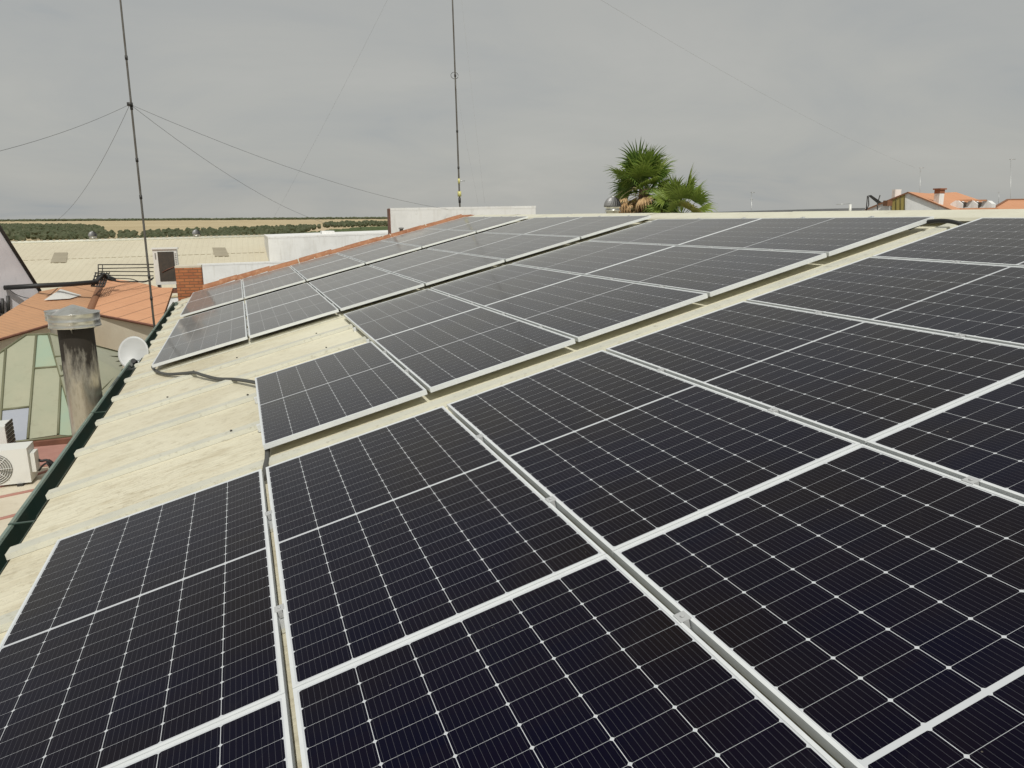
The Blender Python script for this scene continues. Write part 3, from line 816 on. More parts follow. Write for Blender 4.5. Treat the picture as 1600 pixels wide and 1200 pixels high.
for k in range(5):
    a = aty(142 + k * 1.5, 447 - k * 5.2, 16.2 + .25 * k); c = aty(163 + k * 1.8, 448 - k * 5.0, 16.2 + .25 * k); b.tube([a, c], .018, 5)
for k in range(6):
    a = aty(143 + k * 4, 447, 16.2); c = aty(150 + k * 4.2, 426, 17.2); b.tube([a, c], .016, 5)
b.build('tray', MT['dark'], cr)
for k in range(3):
    b = MB(); y = 442 - k * 4
    b.tube(smooth([aty(146 + k * 3, y + 3, 16.3 + .2 * k), aty(158 + k * 2, y - 8 + k, 16.6), aty(168, 432 + 2 * k, 16.8), aty(180, 436 + k, 16.7)]), .03, 6); b.build('cable', MT['black'], cr)
b = MB(); b.tube([atw(5, 449.5) + nW * .05, aty(60, 446.5, 15.4), aty(110, 444, 15.8), aty(152, 440.5, 16.3)], .055, 8)
tag(b.build('black_pipe', MT['black']), 'black lagged pipe bridging from the lilac wall to the cable tray', 'pipe')
def sag_cable(pts, r, label):
    b = MB(); b.tube(smooth(pts), r, 6); tag(b.build('cable', MT['black']), label, 'cable')
sag_cable([aty(165, 434, 16.8), aty(185, 440, 16.5), aty(208, 440, 16.4), aty(228, 439.5, 16.4), aty(240, 434, 16.55)], .018, 'upper black cable drooping from the tray to the upright condenser')
sag_cable([aty(168, 436, 16.6), aty(182, 435, 16.4), aty(205, 436, 16.3), aty(222, 441, 16.3), aty(238, 437, 16.5)], .012, 'thin black cable draped across the orange slope to the condenser')
sag_cable([atw(14, 453) + nW * .04, atw(25, 461) + nW * .08, aty(48, 466, 15.2), aty(75, 462, 15.4), aty(90, 450, 15.6)], .008, 'thin black cable hanging in a loop below the lagged pipe')

# ------------------------------------------------------------------ flue stack
def flue(name, c, r, z0, z1, label, cone=True, cr_=1.45, ch_=.26):
    o = empty(name, (c[0], c[1], z0), label, 'flue')
    b = MB(); b.lathe((c[0], c[1], z0), [(r, 0), (r, (z1 - z0))], 36); b.build('stack', MT['flue'], o)
    for zz in (z0 + .15, z0 + .19, z1 - .04):
        b = MB(); b.lathe((c[0], c[1], zz), [(r + .001, 0), (r + .008, .006), (r + .008, .018), (r + .001, .024)], 36); b.build('seam_ring', MT['cowl'], o)
    R = r * cr_
    b = MB(); zc = z1 - .03
    b.lathe((c[0], c[1], zc), [(R * 1.0, 0), (R * 1.02, .006), (R, .02), (R * .985, .065), (R * 1.01, .073), (R * .985, .081), (R * 1.0, .15), (R * 1.03, .16), (R * .97, .16), (R * .95, .03)], 36)
    b.build('cowl_band', MT['cowl'], o)
    if cone:
        b = MB(); b.lathe((c[0], c[1], zc + .12), [(R * .93, 0), (R * .9, .02), (R * .45, .085), (.012, .125), (.001, .126)], 12, smooth=False); b.build('cone_cap', MT['cowl'], o)
    for k in range(3):
        a = k * 2.094 + .5
        b = MB(); b.tube([(c[0] + math.cos(a) * r, c[1] + math.sin(a) * r, zc - .05), (c[0] + math.cos(a) * R * .98, c[1] + math.sin(a) * R * .98, zc + .05)], .008, 5); b.build('strut', MT['cowl'], o)
    return o
ft = aty(117, 505, 5.0)
flue('flue_stack', (ft.x, 5.0), .180, -1.15, aty(118, 510, 5.0).z + .03, 'soot stained steel flue with conical cowl standing by the gutter', True, 1.44)
f2 = aty(91, 490, 9.9)
flue('flue_stack', (f2.x, 9.9), .15, -1.15, aty(91, 497, 9.9).z, 'smaller bright steel flue half hidden behind the sooty one', False, 1.35)

# ------------------------------------------------------------------ courtyard skylight
TL, TR = aty(41, 523.5, 8.5), aty(76, 522.5, 8.5)
BL, BR = aty(-110, 706, 6.6), aty(121, 681, 6.6)
n = (TR - TL).cross(BL - TL).normalized(); n = n if n.y < 0 else -n
sk = empty('glazed_rooflight', (BR.x - .8, 7.5, BR.z), 'faceted greenish polycarbonate rooflight behind the flue', 'rooflight')
ap = lambda x, y: atp(x, y, TL, n)
panes = [('poly_green', [(41, 523.5), (57, 523), (46.5, 636), (1.5, 641), (9, 546)]), ('poly_mint', [(57, 523), (76, 522.5), (96, 572.5), (54, 576)]),
         ('poly_green', [(54, 576), (96, 572.5), (91, 679), (43.5, 686)]), ('poly_blue', [(1.5, 641), (46.5, 636), (43.5, 686), (-2, 692)]),
         ('poly_green', [(9, 546), (1.5, 641), (-60, 648), (-60, 592)]), ('poly_mint', [(-60, 648), (1.5, 641), (-2, 692), (-60, 699)]),
         ('poly_green', [(96, 572.5), (108, 601), (105, 601.5), (95.5, 602)]), ('poly_mint', [(95.5, 602), (108, 601), (121, 681), (91, 679)])]
for k, (mm, pp) in enumerate(panes):
    b = MB(); b.slab([ap(*p) for p in pp], .012, n); b.build('pane', MT[mm], sk)
b = MB()
for a, c in [((57, 523), (43.5, 686)), ((9, 546), (-2, 692)), ((96, 572.5), (91, 679)), ((1.5, 641), (46.5, 636)), ((54, 576), (96, 572.5)), ((95, 602), (107, 601)), ((41, 523.5), (76, 522.5)), ((41, 523.5), (-60, 592)), ((76, 522.5), (121, 681)), ((-60, 699), (121, 681))]:
    b.tube([ap(*a) + n * .006, ap(*c) + n * .006], .017, 6)
b.build('glazing_bars', MT['poly_bar'], sk)
# right-hand facet with slatted panes
S = [TR, aty(184, 551, 9.4), aty(194, 584, 8.6), BR]
b = MB(); b.slab([S[0], S[1], S[2]], .012); b.slab([S[0], S[2], S[3]], .012); b.build('side_facet', MT['poly_green'], sk)
b = MB()
for t in (.0, .25, .45, .65, .85, 1.0):
    b.tube([S[0].lerp(S[3], t) + Vector((0, -.01, .02)), S[1].lerp(S[2], t) + Vector((0, -.01, .02))], .014, 5)
b.build('slat_bars', MT['poly_bar'], sk)
b = MB(); b.slab([BL + Vector((0, -.02, -.02)), BR + Vector((.05, -.02, -.02)), BR + Vector((.05, -.02, -.12)), BL + Vector((0, -.02, -.12))], .1, Vector((0, -1, 0))); b.build('curb', MT['brown'], sk)
b = MB(); b.slab([S[3] + Vector((.02, .02, -.03)), S[2] + Vector((.02, .02, -.03)), Vector((S[2].x, S[2].y, -1.3)), Vector((S[3].x, S[3].y, -1.3))], .08, Vector((1, -.5, 0))); b.build('curb', MT['white'], sk)

# lower cream roof between rooflight and gutter
LZ = -1.2
lr = empty('low_roof', (-2.5, 4, LZ - .3), 'low pale roof with reddish battens under the air conditioners', 'roof')
b = MB(); b.box((-6, -6, LZ - .12), (-.5, 6.45, LZ)); b.build('deck', mat('pale_deck', (.64, .58, .46), rough=.8, noise=[(2, (.55, .48, .36), .42, .75), (9, (.44, .38, .28), .55, .9)]), lr)
b = MB(); b.box((-6, 5.55, LZ + .004), (-.5, 6.42, LZ + .03)); b.build('red_strip', MT['red'], lr)
for (xa, ya), (xb, yb) in (((-20, 782), (66, 764)), ((-20, 817), (50, 799)), ((55, 743), (88, 732))):
    p, q = atz(xa, ya, LZ), atz(xb, yb, LZ); d = (q - p).normalized(); p = p - d; q = q + d * 1.2
    q = p + (q - p) * min(1, (-.52 - p.x) / (q.x - p.x))
    b = MB(); b.tube([p, q], .022, 6); b.build('batten', MT['red'], lr)
# air conditioners on it
def ac_unit(px0, px1, Y, z0, hgt, D, label):
    x1 = aty(px1, 700, Y).x; x0 = x1 - .82; z1 = z0 + hgt
    o = empty('air_conditioner', ((x0 + x1) / 2, Y, z0), label, 'air conditioner')
    b = MB(); b.box((x0, Y, z0 + .03), (x1, Y + D, z1)); b.build('casing', MT['acwhite'], o, bevel=.014)
    fx, fz, fr = x1 - .335, (z0 + z1) / 2 + .005, hgt * .41
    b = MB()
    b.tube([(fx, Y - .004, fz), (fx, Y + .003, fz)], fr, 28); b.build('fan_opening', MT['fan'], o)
    b = MB()
    for k in range(1, 8):
        rr = fr * k / 7.5
        b.tube([(fx + rr * math.cos(t * math.pi / 14), Y - .012, fz + rr * math.sin(t * math.pi / 14)) for t in range(29)], .0035, 5, cap=False)
    for k in range(8):
        a = k * math.pi / 4; b.tube([(fx, Y - .012, fz), (fx + fr * math.cos(a), Y - .012, fz + fr * math.sin(a))], .004, 5)
    b.tube([(fx, Y - .02, fz), (fx, Y - .008, fz)], .05, 14)
    b.build('fan_grille', MT['acwhite'], o)
    b = MB(); b.box((x1 + .001, Y + .06, z1 - .3), (x1 + .05, Y + .24, z1 - .08)); b.build('valve_cover', MT['acwhite'], o, bevel=.01)
    b = MB(); b.box((x0 + .08, Y - .02, z0), (x0 + .14, Y + D + .02, z0 + .03)); b.box((x1 - .14, Y - .02, z0), (x1 - .08, Y + D + .02, z0 + .03)); b.build('feet', MT['dark'], o)
    return o
pa = atz(53, 752, LZ)
ac_unit(-30, 41, pa.y - .12, LZ, .43, .30, 'white air conditioner with round fan grille on the low pale roof')
px = pa.y + .85
o2 = empty('air_conditioner', (aty(8, 668, px).x - .4, px, LZ), 'second white unit with dark louvred end behind the fan unit', 'air conditioner')
xr = aty(7, 668, px).x; zt = aty(3, 667, px).z
b = MB(); b.box((xr - .8, px, LZ + .02), (xr, px + .35, zt)); b.build('casing', MT['acwhite'], o2, bevel=.012)
b = MB()
for k in range(9): b.box((xr + .001, px + .03, LZ + .06 + k * .05), (xr + .012, px + .32, LZ + .09 + k * .05))
b.build('louvre', MT['darkgrille'], o2)
hose = [(53, 722), (60, 735), (66, 728), (74, 724), (80, 733), (84, 728), (88, 736)]
b = MB(); b.tube(smooth([aty(x, y, pa.y + .05) for x, y in hose]), .012, 6)
b.tube(smooth([aty(x, y, pa.y + .1) for x, y in [(54, 716), (64, 720), (72, 719), (78, 722), (86, 731)]]), .016, 6)
b.tube(smooth([aty(x, y, pa.y + .1) for x, y in [(74, 720), (80, 724), (85, 730), (88, 740)]]), .028, 7)
tag(b.build('hose', MT['black']), 'black tangled hoses beside the air conditioner and gutter', 'hose')

# satellite dish
def dish():
    c = aty(208, 551, 7.2); f = (CW - c); f.z = f.z * .5; f = (f.normalized() + Vector((-.25, 0, .35))).normalized()
    a = f.cross(Vector((0, 0, 1))).normalized(); u = a.cross(f)
    o = empty('satellite_dish', c - Vector((0, 0, .6)), 'round white satellite dish half behind the gutter', 'satellite dish')
    b = MB(); R = .205; rings = []
    for k in range(9):
        r = R * k / 8
        rings.append([c + (a * math.cos(t * math.pi / 16) + u * math.sin(t * math.pi / 16) * 1.2) * r + f * (.22 * (r * r / R) - .06) for t in range(32)])
    for k in range(8):
        for t in range(32): b.face([rings[k][t], rings[k + 1][t], rings[k + 1][(t + 1) % 32], rings[k][(t + 1) % 32]] if k else [rings[0][0], rings[1][t], rings[1][(t + 1) % 32]], smooth=True)
    bmesh.ops.remove_doubles(b.bm, verts=b.bm.verts, dist=.0005)
    r_ = b.build('reflector', MT['dish'], o); s_ = r_.modifiers.new('s', 'SOLIDIFY'); s_.thickness = .012
    b = MB(); e = c - u * .2 + f * .28 + a * -.09
    b.tube([c - u * .29, c - u * .27 + f * .12, e], .013, 7); b.build('arm', MT['steel'], o)
    b = MB(); b.tube([e - f * .05, e + f * .06], .034, 10); b.build('receiver', MT['black'], o)
    b = MB(); b.tube([c - f * .06, c - f * .16, c - f * .18 - Vector((0, 0, .7))], .02, 8); b.build('post', MT['steel'], o)
dish()

# ------------------------------------------------------------------ long pale corrugated shed, white buildings behind
def shed():
    Yt, Yb = 50, 41
    TLx, TRx = aty(8, 381, Yt), aty(416, 370, Yt); BRx = aty(418.5, 411.5, Yb)
    dv = BRx - TRx; dv.x = -.12; dv *= 1.75
    dirx = (TRx - TLx); Lx = dirx.length; dirx.normalize(); TLx = TRx - dirx * 26
    Lx = 26
    nn = dirx.cross(dv).normalized(); nn = nn if nn.z > 0 else -nn
    o = empty('corrugated_shed', (TRx.x - 12, Yb + 4, GZ), 'long shed with pale corrugated roof below the olive groves', 'building')
    b = MB(); x = 0; k = 0; per = .34
    while x < Lx:
        for a, c, ha, hc in ((0, .5, 0, 0), (.5, .66, 0, .022), (.66, .84, .022, .022), (.84, 1, .022, 0)):
            pA = TLx + dirx * (x + a * per) + nn * ha; pB = TLx + dirx * (x + c * per) + nn * hc
            b.face([pA, pB, pB + dv, pA + dv])
        x += per
    b.build('roof_sheet', MT['corr'], o)
    b = MB(); b.tube([TLx + nn * .03, TRx + nn * .03], .12, 8); b.build('ridge_cap', MT['rib'], o)
    b = MB()
    k = 0
    while k < Lx:
        p = TLx + dirx * k + nn * .1; b.box((p.x, p.y - .06, p.z), (p.x + .14, p.y + .06, p.z + .09)); k += .34
    b.build('ridge_profile', MT['fibre'], o)
    b = MB(); p, q = TLx + dv * .52 + nn * .055, TRx + dv * .62 + nn * .055; b.tube([TLx + dv * .36 + nn * .015, TRx + dv * .36 + nn * .015], .014, 5); b.build('sheet_lap', MT['fibre'], o)
    for pp in ([(85, 396), (106, 395.5), (104, 411), (79, 411.5)], [(331.5, 388), (352, 387.8), (358, 401), (336, 401.5)]):
        b = MB(); b.slab([atp(x, y, TRx, nn) + nn * .05 for x, y in pp], .02, nn); b.build('rooflight_sheet', MT['fibre'], o)
    w = MB(); w.slab([TLx + dv + Vector((0, .1, -.1)), TRx + dv + Vector((-.1, .1, -.1)), Vector(((TRx + dv).x - .1, (TRx + dv).y + .1, GZ)), Vector(((TLx + dv).x, (TLx + dv).y + .1, GZ))], .2, Vector((0, -1, 0))); w.build('wall', MT['white'], o)
    for (x, lab) in ((146, 'small silver vent on the shed ridge, left one'), (307.5, 'small silver vent on the shed ridge, right one')):
        c = aty(x, 377 if x < 200 else 373.5, Yt + .1); turbine('roof_vent', c, .26, .62, lab)
    return Yb
shed()
wb = empty('white_building', (9, 43, GZ), 'white flat roofed building right of the corrugated shed', 'building')
YF = 40.2
a, c2, e = aty(418.5, 370.5, YF), aty(640, 362.5, YF), aty(600, 420, YF)
b = MB(); f = [a, c2, Vector((c2.x, YF, GZ)), Vector((a.x, YF, GZ))]; b.slab(f, 6, Vector((0, -1, 0))); b.build('wall', MT['white'], wb)
b = MB(); b.slab([a + Vector((-.01, -.01, .02)), c2 + Vector((0, -.01, .02)), c2 + Vector((0, -.01, -.08)), a + Vector((-.01, -.01, -.08))], 6.1, Vector((0, -1, 0))); b.build('coping', MT['white'], wb)
b = MB(); p, q = aty(503, 361, YF + 1.5), aty(522.5, 361.3, YF + 1.5); b.box((p.x, YF + 1.5, p.z - .9), (q.x, YF + 2.4, p.z)); b.build('roof_box', MT['white'], wb)
lwl = empty('white_wall', aty(400, 440, 32.5) * 1.0, 'low white wall in front of the corrugated shed', 'wall')
p, q = aty(308, 413.5, 32.5), aty(520, 406, 32.5)
b = MB(); b.slab([p, q, Vector((q.x, 32.5, GZ)), Vector((p.x, 32.5, GZ))], .3, Vector((0, -1, 0))); b.build('wall_panel', MT['white'], lwl)
b = MB(); b.slab([p + Vector((0, -.01, .02)), q + Vector((0, -.01, .02)), q + Vector((0, -.01, -.06)), p + Vector((0, -.01, -.06))], .32, Vector((0, -1, 0))); b.build('coping', MT['white'], lwl)

# tall white parapet behind the coping
YP = 18.0
pw = empty('white_parapet', aty(722, 340, YP) - Vector((0, 0, 2)), 'long white rendered parapet block behind the tile coping', 'wall')
p, q = aty(609.5, 326.2, YP), aty(837, 322.6, YP)
b = MB(); b.slab([p, q, Vector((q.x, YP, GZ)), Vector((p.x, YP, GZ))], .3, Vector((0, -1, 0))); b.build('wall_panel', MT['white'], pw)
b = MB(); b.slab([p + Vector((-.004, -.004, .02)), q + Vector((.004, -.004, .02)), q + Vector((.004, -.004, -.05)), p + Vector((-.004, -.004, -.05))], .31, Vector((0, -1, 0))); b.build('coping', MT['white'], pw)
b = MB(); b.box((p.x - .035, YP - .02, GZ), (p.x - .002, YP + .3, p.z)); b.build('brown_edge', MT['brown'], pw)
b = MB(); c = aty(627, 357, 15.6); b.lathe(c - Vector((0, 0, .34)), [(.05, 0), (.05, .33), (.07, .33), (.07, .36), (.001, .38)], 12)
tag(b.build('vent_pipe', MT['concrete']), 'tiny grey vent pipe poking up behind the tile coping', 'vent pipe')

# ------------------------------------------------------------------ palms
def leaf(b, base, d, Lp, Rf, droop, nl=24, spread=1.75):
    """a costapalmate fan leaf: curved petiole, pleated blade, free leaflets whose tips hang"""
    d = Vector(d).normalized()
    pts = [Vector(base)]; dd = d.copy()
    for k in range(4):
        dd = (dd + Vector((0, 0, -droop * .12))).normalized(); pts.append(pts[-1] + dd * Lp / 4)
    b.tube(pts, .014, 4, cap=False, r2=.009)
    hub = pts[-1]; f = dd; sd = f.cross(Vector((0, 0, 1)))
    sd = sd.normalized() if sd.length > .05 else Vector((1, 0, 0))
    nn = sd.cross(f).normalized()
    tw = rnd.uniform(-.7, .7); sd = (sd * math.cos(tw) + nn * math.sin(tw)); nn = sd.cross(f).normalized()
    cup = rnd.uniform(-.1, .35)
    for i in range(nl):
        a = (i / (nl - 1) - .5) * 2 * spread + rnd.uniform(-.03, .03)
        r = Rf * (1 - .28 * (abs(a) / spread) ** 2) * rnd.uniform(.85, 1.08)
        ld = (f * math.cos(a) + sd * math.sin(a) - nn * cup * abs(math.sin(a))).normalized()
        wd = (sd * math.cos(a) - f * math.sin(a))
        p0 = hub; p1 = hub + ld * r * .46
        l2 = (ld + Vector((0, 0, -droop * rnd.uniform(.25, .5)))).normalized(); p2 = p1 + l2 * r * .28
        l3 = (l2 + Vector((0, 0, -droop * rnd.uniform(.7, 1.5)))).normalized(); p3 = p2 + l3 * r * .32
        w1 = r * .046; fold = nn * (.02 if i % 2 else -.02)
        b.face([p0 - wd * .004, p1 - wd * w1 + fold, p1 + wd * w1 - fold, p0 + wd * .004])
        b.face([p1 - wd * w1 + fold, p2 - wd * w1 * .55, p2 + wd * w1 * .55, p1 + wd * w1 - fold])
        b.face([p2 - wd * w1 * .55, p3, p2 + wd * w1 * .55])
def palm(c, zt, R, label, n, dry, flowers, Lp):
    o = empty('fan_palm', (c.x, c.y, GZ), label, 'palm tree')
    b = MB(); b.tube([(c.x, c.y, GZ), (c.x + .03, c.y, GZ + 2), (c.x - .02, c.y, zt - 1.2), (c.x, c.y, zt)], [.32, .25, .21, .17], 12); b.build('trunk', MT['trunk'], o)
    top = Vector((c.x, c.y, zt)); rt = Vector((RW[0][0], RW[0][1], 0)).normalized()
    vw = Vector((RW[2][0], RW[2][1], 0)).normalized(); dead = (-rt * .85 - vw * .5).normalized()
    b = MB(); b2 = MB()
    for k in range(n):
        t = (k + .5) / n; el = R_(82) - (t ** .9) * R_(112); az = k * 2.39996 + rnd.uniform(-.3, .3)
        d = Vector((math.cos(az) * math.cos(el), math.sin(az) * math.cos(el), math.sin(el)))
        if el < R_(30) and d.dot(dead) > .42: continue      # only dead leaves hang on this side
        bb = b2 if (k % 6 == 3 and t > .4) else b
        bb.mi = 0 if bb is b2 else rnd.choice((0, 0, 1, 1, 2))
        leaf(bb, top + Vector((0, 0, .12 - .7 * t)) + d * .08, d, Lp * rnd.uniform(.75, 1.15), R * rnd.uniform(.75, 1.15), .22 + .6 * t)
    b.build('crown', [MT['frond'], MT['frond_dark'], MT['frond_lit']], o, recalc=False)
    b2.build('yellowing_fronds', MT['frond_old'], o, recalc=False)
    if dry:
        b = MB()
        for k in range(dry):
            # dead leaves hang thickest on the camera's left
            az = math.atan2(dead.y, dead.x) + rnd.gauss(0, .5) if k % 5 else rnd.uniform(0, 6.28)
            el = R_(rnd.uniform(-45, 12))
            d = Vector((math.cos(az) * math.cos(el), math.sin(az) * math.cos(el), math.sin(el)))
            leaf(b, top - Vector((0, 0, rnd.uniform(.15, .9))) + d * .1, d, Lp * rnd.uniform(.8, 1.35), R * rnd.uniform(.55, .85), 1.25, 15, 1.1)
        b.build('dry_skirt', MT['dryfrond'], o, recalc=False)
    if flowers:
        b = MB()
        for k in range(flowers):
            sgn = 1 if k % 3 else -1
            d = (rt * sgn + Vector((rnd.uniform(-.4, .4), rnd.uniform(-.4, .4), .55))).normalized(); p = top.copy(); pts = [p]
            for j in range(9):
                d = (d + Vector((0, 0, -.22))).normalized(); p = p + d * .17; pts.append(p)
                if j > 4 and sgn > 0:
                    for q in range(12):
                        e = p + Vector((rnd.uniform(-.16, .16), rnd.uniform(-.16, .16), rnd.uniform(-.32, .08)))
                        b.tube([p, e], .010, 3, cap=False)
            b.tube(pts, .018, 5, r2=.006)
        b.build('flower_stalks', MT['flower'], o, recalc=False)
    return o
pc = atd(1006, 294, 27); palm(pc, pc.z - .05, .86, 'tall fan palm with brown dry skirt above the ridge', 72, 46, 9, .66)
pc = atd(1066, 330, 25.5); palm(pc, pc.z - .1, .72, 'lower fan palm at the right foot of the tall palm', 36, 4, 0, .70)

# ------------------------------------------------------------------ right: houses, grey roof, antennas
gr = empty('grey_shed', atd(1230, 335, 33) - Vector((0, 0, 5)), 'long low shed with dark grey roof edge behind the ridge', 'building')
p, q = atd(1112, 331.8, 34), atd(1352, 324.8, 34)
b = MB(); dirn = (q - p); bk = Vector((-dirn.y, dirn.x, 0)).normalized() * 6
if bk.y < 0: bk = -bk
top = [p, q, q + bk, p + bk]; low = [v - Vector((0, 0, .16)) for v in top]
b.hexa(low + top); b.build('roof_edge', mat('dark_grey_sheet', (.13, .135, .14), rough=.6, noise=[(1.5, (.2, .2, .2), .45, .75)]), gr)
b = MB(); bt = [Vector((v.x, v.y, GZ)) for v in top]; b.hexa(bt + [v - Vector((0, 0, .161)) for v in top]); b.build('wall', MT['concrete'], gr)

def house():
    D = 46
    o = empty('gabled_house', atd(1418, 332, D) - Vector((0, 0, 6)), 'white gabled house with orange tiled roof and yellow shutters', 'house')
    PK = atd(1419, 301, D); back = PK - CW; back.z = 0; back.normalize()
    back = Matrix.Rotation(R_(-13), 3, 'Z') @ back
    hx = Vector((back.y, -back.x, 0))
    L0, R0 = atp(1350, 329, PK, back), atp(1484, 327.4, PK, back)
    bL, bR = L0 - Vector((0, 0, 7)), R0 - Vector((0, 0, 7))
    b = MB(); b.slab([bL, bR, R0, PK, L0], .3, -back); b.build('gable_wall', MT['white'], o)
    b = MB(); up = Vector((0, 0, .05)); ov = -back * .12
    e = (R0 - PK).normalized()
    b.slab([PK + ov + up, R0 + ov + up + e * .2, R0 + back * 7 + up, PK + back * 7 + up], .08, Vector((0, 0, 1))); b.build('roof', MT['tile_far'], o)
    b = MB(); e = (L0 - PK).normalized()
    b.slab([PK + ov + up, L0 + ov + up + e * .2, L0 + back * 7 + up, PK + back * 7 + up], .08, Vector((0, 0, 1))); b.build('roof', MT['tile_far'], o)
    P0 = L0 - back * .03
    f = lambda x, y: atp(x, y, P0, back)
    b = MB(); b.slab([f(1393, 330), f(1413, 329.6), f(1414.5, 303.5), f(1393.5, 310)], .04, -back); sh_ = b.build('shutter', mat('ochre_shutter', (.36, .29, .09), rough=.55), o)
    b = MB()
    for x in (1393.2, 1400, 1407, 1413.6): b.tube([f(x, 330) - back * .03, f(x + .5, 309.5 - (x - 1393) * .29) - back * .03], .018, 4)
    b.build('shutter_bars', mat('dark_bronze', (.12, .10, .04), rough=.5), sh_)
    # rear wing with dormers
    q = [atd(1421, 303.5, 49), atd(1494, 300.2, 52), atd(1532, 313, 52), atd(1549, 328, 49), atd(1470, 329, 47)]
    nn = (q[1] - q[0]).cross(q[4] - q[0]).normalized()
    b = MB(); b.slab([q[0], q[1], atp(1532, 313, q[0], nn), atp(1552, 330, q[0], nn), atp(1440, 331, q[0], nn)], .1, nn if nn.dot(CW - q[0]) > 0 else -nn); b.build('rear_roof', MT['tile_far'], o)
    for x in (1494, 1517, 1540):
        z = atd(x, 319, 47); r = hx
        m5 = MB(); w = .33; pts = [z - r * w - Vector((0, 0, .28)), z + r * w - Vector((0, 0, .28)), z + r * w + Vector((0, 0, .02)), z + r * w * .25 + Vector((0, 0, .22)), z - r * w * .25 + Vector((0, 0, .22)), z - r * w + Vector((0, 0, .02))]
        m5.slab(pts, 1.6, -back); dm = m5.build('dormer', MT['white'], o)
    for x in (1506, 1529.5):
        z = atd(x, 319.5, 47.1); m5 = MB()
        m5.slab([z - hx * .12 - Vector((0, 0, .16)), z + hx * .12 - Vector((0, 0, .16)), z + hx * .12 + Vector((0, 0, .15)), z - hx * .12 + Vector((0, 0, .15))], .1, -back); m5.build('window', MT['darkgrille'], o)
        m5 = MB(); a = z + Vector((0, 0, .2)); m5.slab([a - hx * .4, a + hx * .4, a + hx * .34 + Vector((0, 0, .1)), a - hx * .34 + Vector((0, 0, .1))], .4, -back); m5.build('dormer_roof', MT['tile_far'], o)
    m5 = MB(); a, c = atd(1482, 325.5, 46.6), atd(1560, 324.5, 46.6); m5.slab([a, c, c - Vector((0, 0, .16)), a - Vector((0, 0, .16))], .3, -back); m5.build('eave_tiles', MT['tile_far'], o)
    # chimney with brick head
    c = atd(1466, 318, 45.6); t = atd(1466, 302.5, 45.6); t2 = atd(1466, 294.5, 45.6)
    m5 = MB(); s = .19
    m5.box((c.x - s, c.y - s, c.z - .3), (c.x + s, c.y + s, t.z)); chm = m5.build('chimney', MT['white'], o)
    m5 = MB(); m5.box((c.x - s * 1.05, c.y - s * 1.05, t.z + .001), (c.x + s * 1.05, c.y + s * 1.05, t2.z - .08)); m5.box((c.x - s * 1.4, c.y - s * 1.4, t2.z - .08), (c.x + s * 1.4, c.y + s * 1.4, t2.z)); m5.build('brick_head', mat('dark_brick', (.30, .115, .055), rough=.85), chm)
    # flat block with railing at the left end of the ridge
    a, c = atd(1397, 296, 48), atd(1416, 310, 48)
    m5 = MB(); m5.box((a.x, a.y - .12, c.z - .5), (a.x + .5, a.y + .14, a.z)); m5.build('roof_block', MT['white'], o)
    a, c = atd(1384, 314, 46.5), atd(1393, 311, 46.5)
    m5 = MB(); m5.box((a.x, a.y - .15, a.z - .3), (a.x + .4, a.y + .2, a.z + .03)); m5.build('small_chimney', MT['tile_far'], o)
house()
h2 = empty('tiled_house', atd(1600, 332, 55) - Vector((0, 0, 7)), 'orange hip roofed house at the right edge of the photo', 'house')
q0, q1, q2, q3 = atd(1546, 329, 50), atd(1574, 312.5, 54), atd(1690, 308, 58), atd(1700, 327, 52)
b = MB(); nn = (q1 - q0).cross(q3 - q0); nn = nn if nn.dot(CW - q0) > 0 else -nn
b.slab([q0, q1, atp(1690, 311, q0, nn), q3], .1, nn); b.build('roof', MT['tile_far'], h2)
b = MB(); b.tube([q0, q1, q1.lerp(atp(1690, 311, q0, nn), 1)], .09, 6); b.build('ridge_tiles', MT['tile_far'], h2)
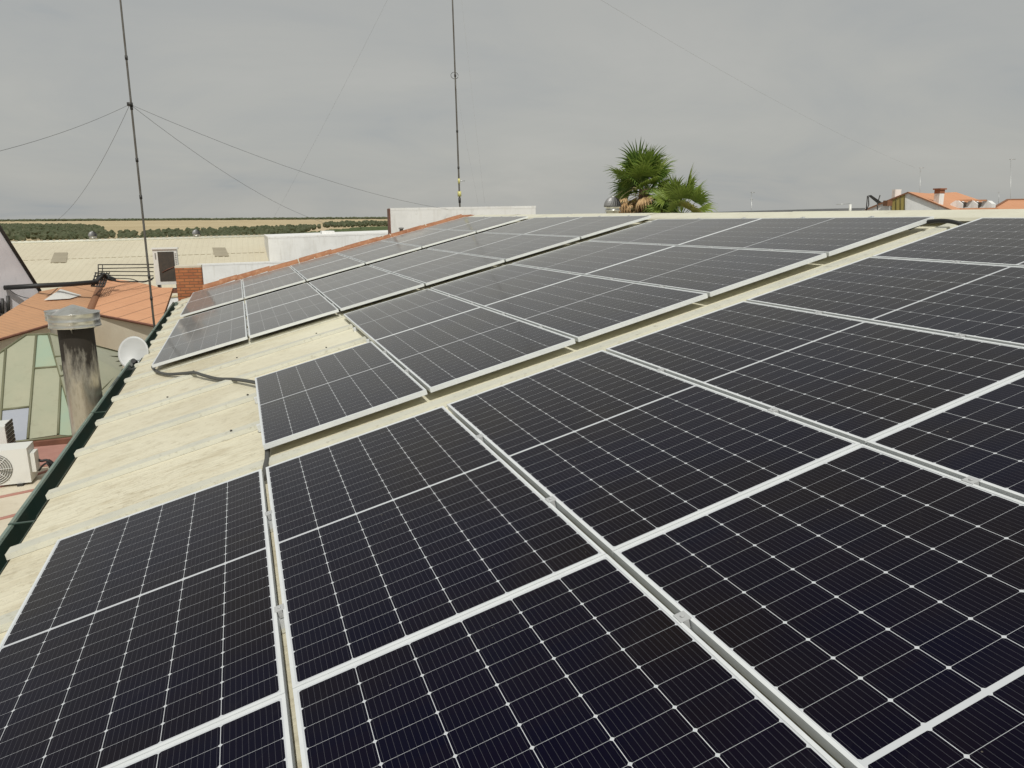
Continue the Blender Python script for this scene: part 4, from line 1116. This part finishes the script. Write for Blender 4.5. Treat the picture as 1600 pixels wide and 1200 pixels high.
b = MB(); dn = Vector((0, 0, GZ - q0.z)); b.slab([q0, q3, Vector((q3.x, q3.y, GZ)), Vector((q0.x, q0.y, GZ))], .2, CW - q0); b.build('wall', MT['white'], h2)

def aerial(px, py0, py1, D, arms, label, r=.03):
    a, c = atd(px, py0, D), atd(px + .5, py1, D)
    o = empty('aerial', a, label, 'antenna')
    b = MB(); b.tube([a - Vector((0, 0, .8)), a, c], r, 6, r2=r * .7); b.build('pole', MT['steel'], o)
    for dx0, dx1, y in arms:
        b = MB(); b.tube([atd(px + dx0, y, D), atd(px + dx1, y - .3, D)], r * .8, 5); b.build('arm', MT['steel'], o)
aerial(1174, 332, 299, 36, [(-1, 5, 301), (-1, 2, 312)], 'short aerial on the grey shed roof', .022)
aerial(1437.5, 301, 262, 48, [(-1, 6, 262.5), (0, 2, 268)], 'thin aerial above the gable of the white house', .02)
aerial(1579, 312, 248, 54, [(-2, 8, 249)], 'tallest thin aerial above the right hip roof', .024)
aerial(1560.5, 312, 299, 53, [(-1, 1, 301)], 'stubby aerial left of the tallest one', .018)
def whip():
    p = atd(1328.5, 331, 20); o = empty('lamp_post', p, 'small white post with thin arm on the ridge at right', 'post')
    b = MB(); b.tube([p - Vector((0, 0, .1)), atd(1328.5, 319.5, 20)], .035, 8); b.build('post', MT['acwhite'], o)
    b = MB(); b.tube([atd(1307, 319.5, 20), atd(1328, 318.2, 20)], .008, 5); b.build('arm', MT['steel'], o)
whip()
def heater():
    D = 42; o = empty('solar_heater', atd(1365, 330, D), 'small tilted rack frame on the roof left of the white gable', 'rack')
    b = MB(); b.slab([atd(1356, 305.5, D), atd(1361, 304.5, D), atd(1377, 315.5, D + .3), atd(1371, 318, D + .3)], .06); b.build('panel', MT['dark'], o)
    b = MB()
    for a, c in (((1355.5, 306), (1353.5, 329)), ((1357, 307), (1357.5, 320)), ((1357.5, 320), (1353.5, 329)), ((1371, 316), (1371, 328)), ((1371, 318), (1375, 305))): b.tube([atd(*a, D), atd(*c, D)], .03, 5)
    b.build('frame', MT['dark'], o)
heater()
